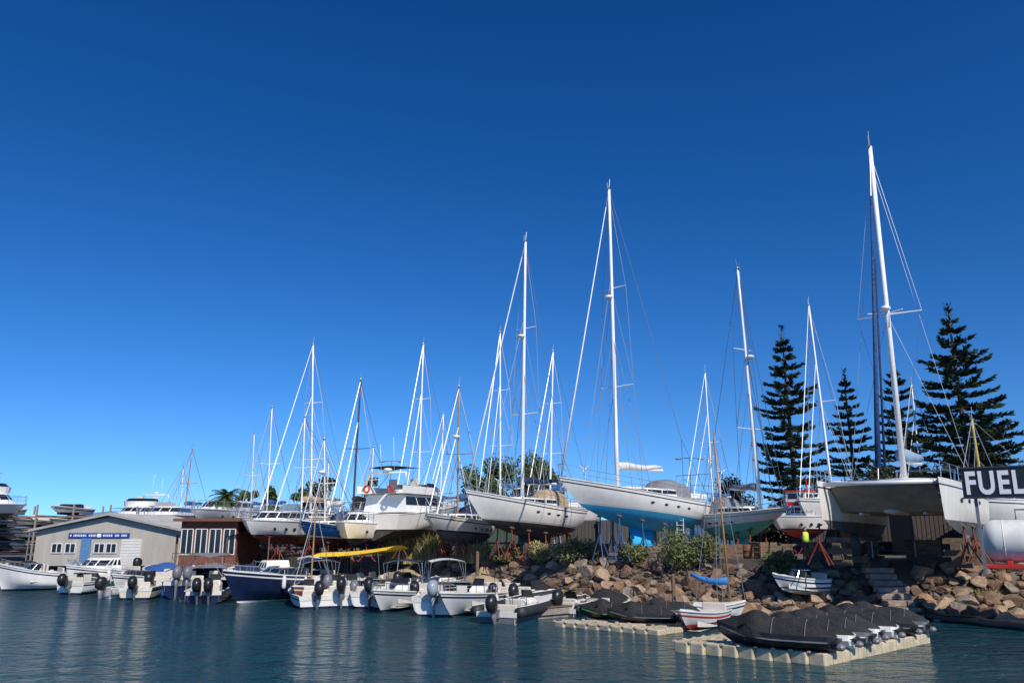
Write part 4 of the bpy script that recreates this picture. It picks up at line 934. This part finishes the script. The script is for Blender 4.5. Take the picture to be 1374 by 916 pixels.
# ================================================================= CATAMARAN
def catamaran():
    gz=2.1; bowc=Vector((15.1,33.0)); ax=Vector((3.7,5.0)).normalized(); L=11.5; B=5.7
    yaw=math.atan2(-ax.y,-ax.x); ctr=bowc+ax*L/2; o=Vector((ctr.x,ctr.y,gz))
    root=thing('catamaran','large white catamaran with blue furled sail raised on supports, bows facing the water','catamaran',o,yaw)
    z0,z1=3.25,3.6
    for sd in(1,-1):
        cy=sd*(B/2-.5)
        H=Hull(L,1.1,z0,z1,.0,1.75,1.95,.65,'motor',.4,.4)
        m=H.strip(H.zw,H.zs); H.transom(m,H.zw,H.zs); m.v=[(x,y+cy,z) for x,y,z in m.v]; ho=m.build('hull',gel2,root,True)
        m=H.strip(H.zk,H.zw); H.transom(m,H.zk,H.zw); m.v=[(x,y+cy,z) for x,y,z in m.v]; m.build('bottom_paint',greyaf,ho,True)
        m=H.strip(lambda t:H.zs(t)-.3,lambda t:H.zs(t)-.24,1,off=.006); m.v=[(x,y+cy,z) for x,y,z in m.v]; m.build('hull_stripe',navy,ho,True)
        m=MB(); rows=[]
        for i in range(13):
            t=i/12; rows.append([Vector((H.x(t),cy+y*H.b(t),H.zs(t))) for y in(-1,0,1)])
        m.loft(rows,closed=False,cap=False); m.build('deck',deckm,ho)
        k=MB(); k.loft([[Vector((lerp(-.9,.9,a)*s_,cy+.12*b_,z)) for a,b_ in((0,0),(.4,1),(.8,.8),(1,0),(.8,-.8),(.4,-1))] for z,s_ in((1.3,1),(.3,.75))]); k.build('keel',greyaf,ho,True)
        for i in range(4):
            for s2 in(1,-1):
                m=MB(); p=H.pt(.35+.13*i,2.75,s2); m.ell((p.x,cy+p.y,2.75),(.32,.05,.1),10,6); m.build('porthole',glass,ho)
        rl=MB(); pts=[]
        for i in range(10):
            t=.02+.95*i/9; p=Vector((H.x(t),cy+sd*H.b(t)*.9,H.zs(t))); q=p+Vector((0,0,.65)); pts.append(q); rl.tube([p,q],.015,4)
        rl.tube(pts,.012,4); rl.tube([p-Vector((0,0,.3)) for p in pts],.012,4); rl.build('lifelines',steel,ho)
    m=MB(); xs=[-L/2+.3,-L/2+2,0,L/2-2.6,L/2-2.0,L/2-.9]; yw=B/2-.8
    rows=[]
    for x,zb in zip(xs,(2.3,2.2,2.2,2.3,2.7,3.35)):
        rows.append([Vector((x,y*yw,zb)) for y in(-1,-.5,0,.5,1)])
    m.loft(rows,closed=False,cap=False); m.build('bridge_deck_underside',tanhull,root)
    m=MB(); rows=[[Vector((x,y*yw,3.42)) for y in(-1,0,1)] for x in xs]; m.loft(rows,closed=False,cap=False); m.build('bridge_deck',gel2,root)
    m=MB(); m.loft([[Vector((x,.42*s_*math.cos(k*math.pi/6),2.32+.14*s_*math.sin(k*math.pi/6))) for k in range(12)] for x,s_ in((L/2-2.2,.3),(L/2-2.5,.8),(L/2-3.2,1),(0,1),(-2.5,.5))]); m.build('nacelle',gel2,root,True)
    for y in(-1.3,1.3):
        m=MB(); m.box((L/2-3.4,y,2.22),(1.6,.12,.10)); m.build('underside_rib',gel2,root)
    tier(root,'saloon',gel,-L/2+1.6,L/2-3.6,B*.32,2.2,3.4,.5,2.0,.2,.25,q=(.3,.8))
    m=MB(); m.tube([(L/2-.6,-B/2+.5,3.45),(L/2-.6,B/2-.5,3.45)],.10,8); m.build('crossbeam',alu,root,True)
    Lc=loc_fn(o,yaw); rot=Matrix.Rotation(yaw,3,'Z'); mp=bowc+ax*6.2; base=Lc(Vector((mp.x,mp.y,gz+3.85))); tp=Lc(P(1167,197,mp.y))
    m=MB(); m.tube([base,lerp(base,tp,.5),tp],.14,8,.11); mo=m.build('mast',maston,root,True)
    h=MB(); h.tube([tp,tp+Vector((0,0,.9))],.014,4); h.tube([tp+Vector((.2,0,0)),tp+Vector((.2,0,.6))],.012,4); h.box(tp,(.4,.12,.1)); h.build('masthead_instruments',wire,mo)
    h=MB(); h.ell(lerp(base,tp,.485)+Vector((.3,0,0)),(.26,.26,.14)); h.build('radar_dome',gel,mo,True)
    fs=Vector((L/2-.65,0,3.6)); f=MB(); f.tube([lerp(fs,tp,.03),lerp(fs,tp,.3),lerp(fs,tp,.82)],.13,7,.05); f.build('furled_sail',mat('furled_blue',(.02,.07,.22),.8,var=.5,scale=6),root,True)
    f=MB(); fs2=Vector((L/2-2.0,0,3.6)); f.tube([lerp(fs2,tp,.03),lerp(fs2,tp,.62)],.06,6,.035); f.build('furled_staysail',cvnavy,root,True)
    rg=MB(); sp=MB(); rg.tube([fs,tp],.016,3)
    for sd in(1,-1):
        ft=Vector((base.x-1.2,sd*(B/2-.1),3.5)); c=lerp(base,tp,.47); e=c+Vector((-.5,sd*1.5,.1)); sp.tube([c,e],.04,5,.025); sp.tube([c+Vector((0,0,.05)),c+Vector((.5,sd*.8,.05))],.03,4)
        rg.tube([ft,lerp(base,tp,.93)],.012,3); rg.tube([e,lerp(base,tp,.97)],.012,3); rg.tube([e,lerp(base,tp,.04)],.012,3); rg.tube([ft,c],.012,3)
        rg.tube([Vector((L/2-.6,sd*(B/2-.6),3.5)),fs],.016,3)
    sp.build('spreaders',maston,mo); rg.build('rigging',wire,mo)
    b=MB(); s=base+Vector((-.2,0,.9)); e=s+Vector((-4.6,0,.15)); b.tube([s,e],.1,6); bo=b.build('boom',maston,mo); c=MB(); c.tube([lerp(s,e,q)+Vector((0,0,.28)) for q in(0,.3,.6,1)],.36,8,.2); c.build('sail_cover',mat('pale_blue_cover',(.25,.38,.5),.8,bump=.4),bo,True)
    d=MB()
    for sd in(1,-1): d.tube([(-L/2+.3,sd*1.4,3.4),(-L/2-.6,sd*1.4,4.6)],.05,5)
    d.tube([(-L/2-.6,-1.4,4.6),(-L/2-.6,1.4,4.6)],.05,5); d.build('davits',steel,root)
    for sd in(1,-1):
        for x in(-3.2,.1,3.1):
            q=rot@Vector((x,sd*(B/2-.5),0))+o; m=MB(); top=.3 if abs(x)<1 else 1.2
            n=max(1,int(top/.2))
            for j in range(n): m.box((0,0,(j+.5)*top/n),(1.1 if j%2 else .35,.35 if j%2 else 1.0,top/n-.004))
            ob=m.build('support_crib',wood,None,loc=q); ob.rotation_euler=(0,0,yaw); tag(ob,'timber crib stacked under the catamaran hulls','timber crib','timber cribs under the catamaran')
    for sd in(1,-1):
        for x in(-1.6,1.6,4.3):
            q=rot@Vector((x,sd*(B/2+.05),0))+o; c_=rot@Vector((x,sd*(B/2-.5),0))+o
            stand_post(q.x,q.y,gz,gz+1.7,c_.x,c_.y,'steel tripod stand propping a catamaran hull','stands under the catamaran',standred)
catamaran()
# ================================================================= RIGHT: FUEL sign + tank
def fuel():
    Y=28; a=P(1288,628,Y); b=P(1384,625,Y-1.2); c=P(1290,668,Y); w=math.hypot(b.x-a.x,b.y-a.y); h=a.z-c.z; yaw=math.atan2(b.y-a.y,b.x-a.x); gz=2.2
    r=thing('fuel_sign','black board with large white FUEL letters on posts at right edge','sign',(a.x,a.y,gz),yaw)
    zc=(a.z+c.z)/2-gz
    MB().box((w/2,0,zc),(w,.1,h)).build('board',blk,r)
    f=MB()
    for z in(zc-h/2,zc+h/2): f.box((w/2,-.01,z),(w+.1,.16,.05))
    f.build('frame',darkmast,r)
    cu=bpy.data.curves.new('t','FONT'); cu.body='FUEL'; cu.size=h*1.12; cu.extrude=.012; cu.offset=.034; cu.space_character=1.14
    to=bpy.data.objects.new('t',cu); col.objects.link(to); dg=bpy.context.evaluated_depsgraph_get(); me=bpy.data.meshes.new_from_object(to.evaluated_get(dg)); bpy.data.objects.remove(to)
    wd=max(v.co.x for v in me.vertices); hh=max(v.co.y for v in me.vertices)
    sx=(w*.84)/wd; sy=(h*.74)/hh
    for v in me.vertices: x,y,z=v.co; v.co=(w*.04+x*sx,-.065-z,zc-h*.36+y*sy)
    me.materials.clear(); me.materials.append(signw); t=bpy.data.objects.new('lettering',me); col.objects.link(t); t.parent=r
    for x in(.35,w-.3): p=MB(); p.box((x,.12,(zc+h/2)/2),(.1,.1,zc+h/2)); p.build('post',gry,r)
    c=P(1350,716,31); r=thing('fuel_tank','plain white cylindrical fuel tank lying on a red base below the FUEL sign','fuel tank',(c.x+.7,c.y,gz),-.55)
    R0=.8; n=32; m=MB(); m.loft([[Vector((x,rr*math.cos(k*2*math.pi/n),1.02+rr*math.sin(k*2*math.pi/n))) for k in range(n)] for x,rr in((-1.42,.15),(-1.38,.42),(-1.28,.64),(-1.12,.76),(-.95,R0),(1.5,R0),(1.66,.7),(1.78,.45),(1.82,.15))]); m.build('tank_shell',mat('tank_white',(.74,.74,.70),.5,var=.15,scale=1.5,streak=True),r,True)
    for x in(-.7,.4,1.3): m=MB(); m.tube([(x,(R0+.005)*math.cos(k*math.pi/14),1.02+(R0+.005)*math.sin(k*math.pi/14)) for k in range(29)],.015,4); m.build('band',gel2,r)
    m=MB(); m.box((.2,0,.07),(3.2,1.6,.14)); m.box((-.6,0,.22),(.2,1.2,.16)); m.box((1.1,0,.22),(.2,1.2,.16)); m.build('base',redp,r,bev=.02)
    m=MB(); m.tube([(-.2,0,1.78),(-.2,0,2.2),(.3,0,2.2)],.04,6); m.build('vent_pipe',gry,r)
    m=MB(); m.tube([(.9,0,1.78),(.9,0,1.95)],.2,10); m.build('manhole_cover',gry,r)
fuel()
# ================================================================= YARD CLUTTER
def fence(px0,px1,dy,label,m,h=1.0,step=1.6):
    a=slope_pt(px0,dy); b=slope_pt(px1,dy); L=math.hypot(b.x-a.x,b.y-a.y); n=max(2,int(L/step)); r=thing('fence',label,'fence',a,math.atan2(b.y-a.y,b.x-a.x))
    for i in range(n+1):
        MB().tube([(i*L/n,0,-.2),(i*L/n,0,h)],.03,5).build('post',m,r)
    f=MB()
    for z in(.15,h*.55,h-.03): f.tube([(0,0,z),(L,0,z)],.014,4)
    f.build('rails',m,r)
fence(500,760,5.2,'low wire fence along the yard edge left of the turquoise sailboat',wire,1.1)
fence(770,940,5.4,'low wire fence in front of the turquoise bottomed sailboat',wire,.95)
fence(1085,1175,5.0,'short rusty red fence at the yard edge below the catamaran',standred,1.1,1.1)
fence(1180,1300,5.2,'pipe railing at the yard edge between catamaran and fuel tank',wire,1.0,1.4)
def container(px,Y,L,m,label,h=2.3,rz=.1):
    gz=GZ(px); r=thing('container',label,'container',(XA(px,Y,gz),Y,gz),rz); b=MB(); b.box((0,0,h/2+.05),(L,2.2,h))
    for i in range(int(L/.28)): b.box((-L/2+.14+i*.28,-1.12,h/2+.05),(.12,.05,h-.25))
    b.build('shell',m,r)
    for x in(-1,1):
        for z in(.08,h+.02): b=MB(); b.box((x*L/2,-1.1,z),(.16,.16,.16)); b.build('corner_casting',gry,r)
container(955,58,4.5,standblue,'blue steel container behind the stern of the turquoise bottomed sailboat')
container(860,62,7,mat('container_grey',(.06,.062,.065),.7,streak=True),'dark grey steel container behind the turquoise keel')
container(780,62,5,mat('container_dim',(.05,.045,.04),.7,streak=True),'dark brown container behind the turquoise sailboat bow')
container(690,64,7,mat('container_green',(.03,.07,.05),.7,streak=True),'dark green container behind the long white sailboat')
container(530,66,5,mat('container_rust',(.12,.055,.04),.7,streak=True),'rust coloured container behind the flybridge yacht')
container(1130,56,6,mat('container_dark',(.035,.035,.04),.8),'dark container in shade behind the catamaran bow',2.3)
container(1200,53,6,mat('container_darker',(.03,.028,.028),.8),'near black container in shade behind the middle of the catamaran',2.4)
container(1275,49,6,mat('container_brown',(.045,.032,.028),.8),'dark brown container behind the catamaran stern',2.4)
def drum(px,dy,m,label):
    p=slope_pt(px,dy); b=MB(); b.loft([[Vector((r_*math.cos(k*math.pi/8),r_*math.sin(k*math.pi/8),z)) for k in range(16)] for z,r_ in((0,.29),(.28,.29),(.3,.31),(.32,.29),(.56,.29),(.58,.31),(.6,.29),(.87,.29),(.88,.27))]); o=b.build('oil_drum',m,None,True,loc=p); tag(o,label,'drum')
drum(722,6.5,bluep,'blue drum standing near the stern of the long white sailboat'); drum(812,6.2,rust,'rusty drum under the turquoise hull'); drum(838,7,bluep,'blue drum under the turquoise hull'); drum(1010,6.2,rust,'rusty drum beneath the green bottomed sailboat'); drum(1160,6.4,rust,'rusty drum beside the catamaran crib'); drum(600,6.4,blk,'black drum under the navy trimmed sailboat')
def crate(px,dy,w,d,h,m,label,rz=0):
    p=slope_pt(px,dy); r=thing('crate',label,'crate',p,rz)
    for k in range(4):
        b=MB(); b.box((0,-d/2,h*(k+.5)/4),(w,.03,h/4-.03)); b.box((0,d/2,h*(k+.5)/4),(w,.03,h/4-.03)); b.box((-w/2,0,h*(k+.5)/4),(.03,d-.04,h/4-.03)); b.box((w/2,0,h*(k+.5)/4),(.03,d-.04,h/4-.03)); b.build('slat',m,r)
    b=MB()
    for x in(-1,1):
        for y in(-1,1): b.box((x*(w/2-.04),y*(d/2-.04),h/2),(.06,.06,h))
    b.build('corner_posts',m,r)
crate(700,6.0,1.1,.9,.8,wood,'slatted timber crate under the long white sailboat',.3)
crate(985,6.0,1.2,.9,.9,wood,'slatted timber crate left of the green bottomed sailboat keel',-.2)
crate(1110,6.3,1.3,1.0,1.0,wood,'slatted timber crate behind the rusty red fence',.15)
crate(1250,6.0,1.3,1.0,1.0,wood,'slatted timber crate behind the pipe railing',-.1)
crate(870,6.0,1.2,.9,.8,wood,'slatted timber crate right of the turquoise keel',.2)
crate(1030,6.4,1.1,.9,1.0,wood,'slatted timber crate under the bow of the green bottomed sailboat',.4)
def ladder(p,top,label):
    u=(top-p); L=u.length; r=thing('ladder',label,'ladder',p); s=Vector((.2,.05,0))
    for g in(-1,1): m=MB(); m.tube([s*g,u+s*g],.025,4); m.build('rail',alu,r)
    for i in range(1,int(L/.3)): m=MB(); q=u*(i*.3/L); m.tube([q-s,q+s],.015,4); m.build('rung',alu,r)
ladder(Vector((9.5,45.6,2.0)),Vector((9.9,47.2,5.2)),'aluminium ladder leaning on the side of the turquoise bottomed sailboat')
ladder(Vector((3.0,50.6,1.95)),Vector((2.6,52.0,5.0)),'aluminium ladder leaning on the long white sailboat')
for k,(px,dy,l) in enumerate([(668,6,'timber trestle under the long white sailboat bow'),(905,6.5,'timber trestle near the turquoise stern'),(1075,6,'timber trestle left of the red fence'),(560,6.5,'timber trestle behind the tall dry reeds')]):
    p=slope_pt(px,dy); r=thing('trestle',l,'trestle',p); m=MB(); m.box((0,0,.85),(1.6,.15,.12)); m.build('beam',wood,r)
    for x in(-.65,.65):
        for y in(-.35,.35): m=MB(); m.tube([(x,0,.85),(x,y,0)],.045,4); m.build('leg',wood,r)
m=MB(); rows=[]
for px,_ in SW:
    if -320<px<470:
        a=slope_pt(px,2.5); gz=GZ(px); rows.append([Vector((a.x,a.y,-1)),Vector((a.x,a.y,gz+.12)),Vector((a.x+.02,a.y+.7,gz+.12)),Vector((a.x+.02,a.y+.7,-1))])
m.loft(rows); tag(m.build('quay_wall',darkconc),'long dark concrete quay wall behind the moored boats at left','wall')
def lamp(px,ytop,Y,label):
    X=XA(px,Y,6); gz=GZ(px); h=P(px,ytop,Y).z-gz; r=thing('street_lamp',label,'street lamp',(X,Y,gz)); MB().tube([(0,0,0),(0,0,h)],.08,8,.045).build('pole',gry,r,True)
    MB().tube([(-.9,0,h-.05),(0,0,h),(.9,0,h-.05)],.035,5).build('arm',gry,r)
    for x in(-1,1): MB().ell((x,0,h-.1),(.3,.13,.08)).build('lamp_head',gry,r,True)
lamp(928,614,70,'double armed street lamp right of the turquoise sailboat stern'); lamp(523,618,84,'slim double lamp post behind the flybridge yacht')
def rack():
    Y=70; gz=1.0; r=thing('boat_rack','tall steel boat storage rack with several levels at the far left','rack',(XA(45,Y,3),Y,gz)); w=6.4; ga=mat('rack_galv',(.30,.29,.27),.6,var=.2); orr=mat('rack_beam',(.24,.17,.12),.6,var=.3)
    for i in range(5):
        for y in(0,5): MB().box((-w+i*w/2,y,2.35),(.12,.12,4.7)).build('upright',ga,r)
    b=MB()
    for z in(.5,1.55,2.6,3.65):
        for y in(0,5): b.box((0,y,z),(2*w+.2,.1,.12))
        for i in range(5): b.box((-w+i*w/2,2.5,z+.11),(.08,5.2,.08))
    b.build('shelf_beams',orr,r)
    lv=['bottom','second','third','top']; cv=['far left','left centre','right centre','far right']; cl=[cvblue,cvwhite,cvnavy,cvwhite]; ox=XA(45,Y,3)
    for j,z in enumerate((.5,1.55,2.6,3.65)):
        for i in range(4):
            x=ox-w+(i+.5)*w/2
            if (j,i) in((3,1),(3,3)): continue
            motorboat('small stored boat on the %s level, %s bay of the storage rack'%(lv[j],cv[i]),(x+.5,Y-1.2),(x-.2,Y+5),2.3,feat=('tarp',) if (i+j)%3==0 else ('windscreen','seats'),canvas=cl[(i*3+j)%4],gz=gz+z+.1,zw=.22,D=.2,fb=(.42,.6),mt=[gel,gel,gel2,gel][(i+2*j)%4],bot=[greyaf,gel2,navy][(i+j)%3],group='boats stored in the rack')
rack()
def person(px,Y,gz):
    r=thing('person','person in yellow high visibility vest and dark trousers standing beside the red trimmed fishing boat','person',(XA(px,Y,gz+1.5),Y,gz),.4)
    V=[(0,0,.95),(0,0,1.15),(0,0,1.35),(0,0,1.47),(0,.01,1.6),(0,0,1.72),(.1,0,.92),(.12,.03,.5),(.12,-.02,.08),(.13,-.16,.03),(-.1,0,.92),(-.13,-.02,.5),(-.13,.05,.08),(-.13,-.09,.03),(.19,0,1.4),(.26,.02,1.13),(.24,-.12,.9),(-.19,0,1.4),(-.27,.02,1.13),(-.22,-.14,.92),(.23,-.17,.83),(-.2,-.2,.85)]
    E=[(0,1),(1,2),(2,3),(3,4),(4,5),(0,6),(6,7),(7,8),(8,9),(0,10),(10,11),(11,12),(12,13),(2,14),(14,15),(15,16),(2,17),(17,18),(18,19),(16,20),(19,21)]
    RR=[.15,.14,.16,.06,.095,.07,.1,.07,.045,.04,.1,.07,.045,.04,.065,.045,.033,.065,.045,.033,.03,.03]
    me=bpy.data.meshes.new('body'); me.from_pydata(V,E,[]); o=bpy.data.objects.new('body',me); col.objects.link(o); o.parent=r
    md=o.modifiers.new('sk','SKIN')
    for i,sv_ in enumerate(me.skin_vertices[0].data): sv_.radius=(RR[i],RR[i]*.8); sv_.use_root=(i==0)
    o.modifiers.new('ss','SUBSURF').render_levels=2; me.materials.append(mat('dark_workwear',(.05,.06,.09),.8))
    m=MB(); m.loft([[Vector((a*math.cos(k*math.pi/8),b*math.sin(k*math.pi/8),z)) for k in range(16)] for z,a,b in((.9,.2,.15),(1.1,.19,.15),(1.3,.22,.16),(1.43,.21,.13),(1.49,.09,.09))]); m.build('high_visibility_vest',mat('hi_vis',(.6,.8,.05),.6,var=.05),r,True)
    m=MB(); m.ell((0,.0,1.64),(.085,.1,.12),12,8); m.ell((0,-.1,1.63),(.015,.02,.02)); m.build('head',mat('skin',(.45,.27,.18),.6),r,True); m=MB(); m.ell((0,.015,1.69),(.092,.105,.085),12,8); m.build('hair',blk,r,True)
try: person(1080,47.2,2.0)
except Exception as e: print('person',e)
# ================================================================= LIGHT, SKY, CAMERA
az=math.pi-R(26); el=R(41)
sv=Vector((math.sin(az)*math.cos(el),math.cos(az)*math.cos(el),math.sin(el)))
ld=bpy.data.lights.new('sun','SUN'); ld.energy=4.8; ld.angle=R(.5); ld.color=(1,.92,.80); lo=bpy.data.objects.new('sun',ld); col.objects.link(lo); lo.rotation_euler=(-sv).to_track_quat('-Z','Y').to_euler()
w=bpy.data.worlds.new('World'); scn.world=w; w.use_nodes=True; nt=w.node_tree; bg=nt.nodes['Background']; sk=nt.nodes.new('ShaderNodeTexSky'); sk.sky_type='NISHITA'; sk.sun_disc=False; sk.sun_elevation=el; sk.sun_rotation=az; sk.air_density=1.0; sk.dust_density=.12; sk.ozone_density=3.5
tcw=nt.nodes.new('ShaderNodeTexCoord'); sx_=nt.nodes.new('ShaderNodeSeparateXYZ'); cx_=nt.nodes.new('ShaderNodeCombineXYZ'); ma=nt.nodes.new('ShaderNodeMath'); ma.operation='MULTIPLY_ADD'; ma.inputs[1].default_value=1.0; ma.inputs[2].default_value=.11
vn=nt.nodes.new('ShaderNodeVectorMath'); vn.operation='NORMALIZE'
nt.links.new(tcw.outputs['Generated'],sx_.inputs[0]); nt.links.new(sx_.outputs[0],cx_.inputs[0]); nt.links.new(sx_.outputs[1],cx_.inputs[1]); nt.links.new(sx_.outputs[2],ma.inputs[0]); nt.links.new(ma.outputs[0],cx_.inputs[2]); nt.links.new(cx_.outputs[0],vn.inputs[0]); nt.links.new(vn.outputs[0],sk.inputs[0])
gm_=nt.nodes.new('ShaderNodeGamma'); gm_.inputs[1].default_value=1.44; hs=nt.nodes.new('ShaderNodeHueSaturation'); hs.inputs['Saturation'].default_value=1.17; hs.inputs['Hue'].default_value=.504
nt.links.new(sk.outputs[0],gm_.inputs[0]); nt.links.new(gm_.outputs[0],hs.inputs['Color']); nt.links.new(hs.outputs[0],bg.inputs[0]); bg.inputs[1].default_value=.068
cd=bpy.data.cameras.new('cam'); cam=bpy.data.objects.new('cam',cd); col.objects.link(cam); cam.location=(0,0,CH); cam.rotation_euler=(R(90+13.4),0,0); cd.sensor_width=36; cd.lens=36*F/1374; cd.clip_end=20000; scn.camera=cam
scn.view_settings.view_transform='Standard'; scn.view_settings.look='None'; scn.view_settings.exposure=0
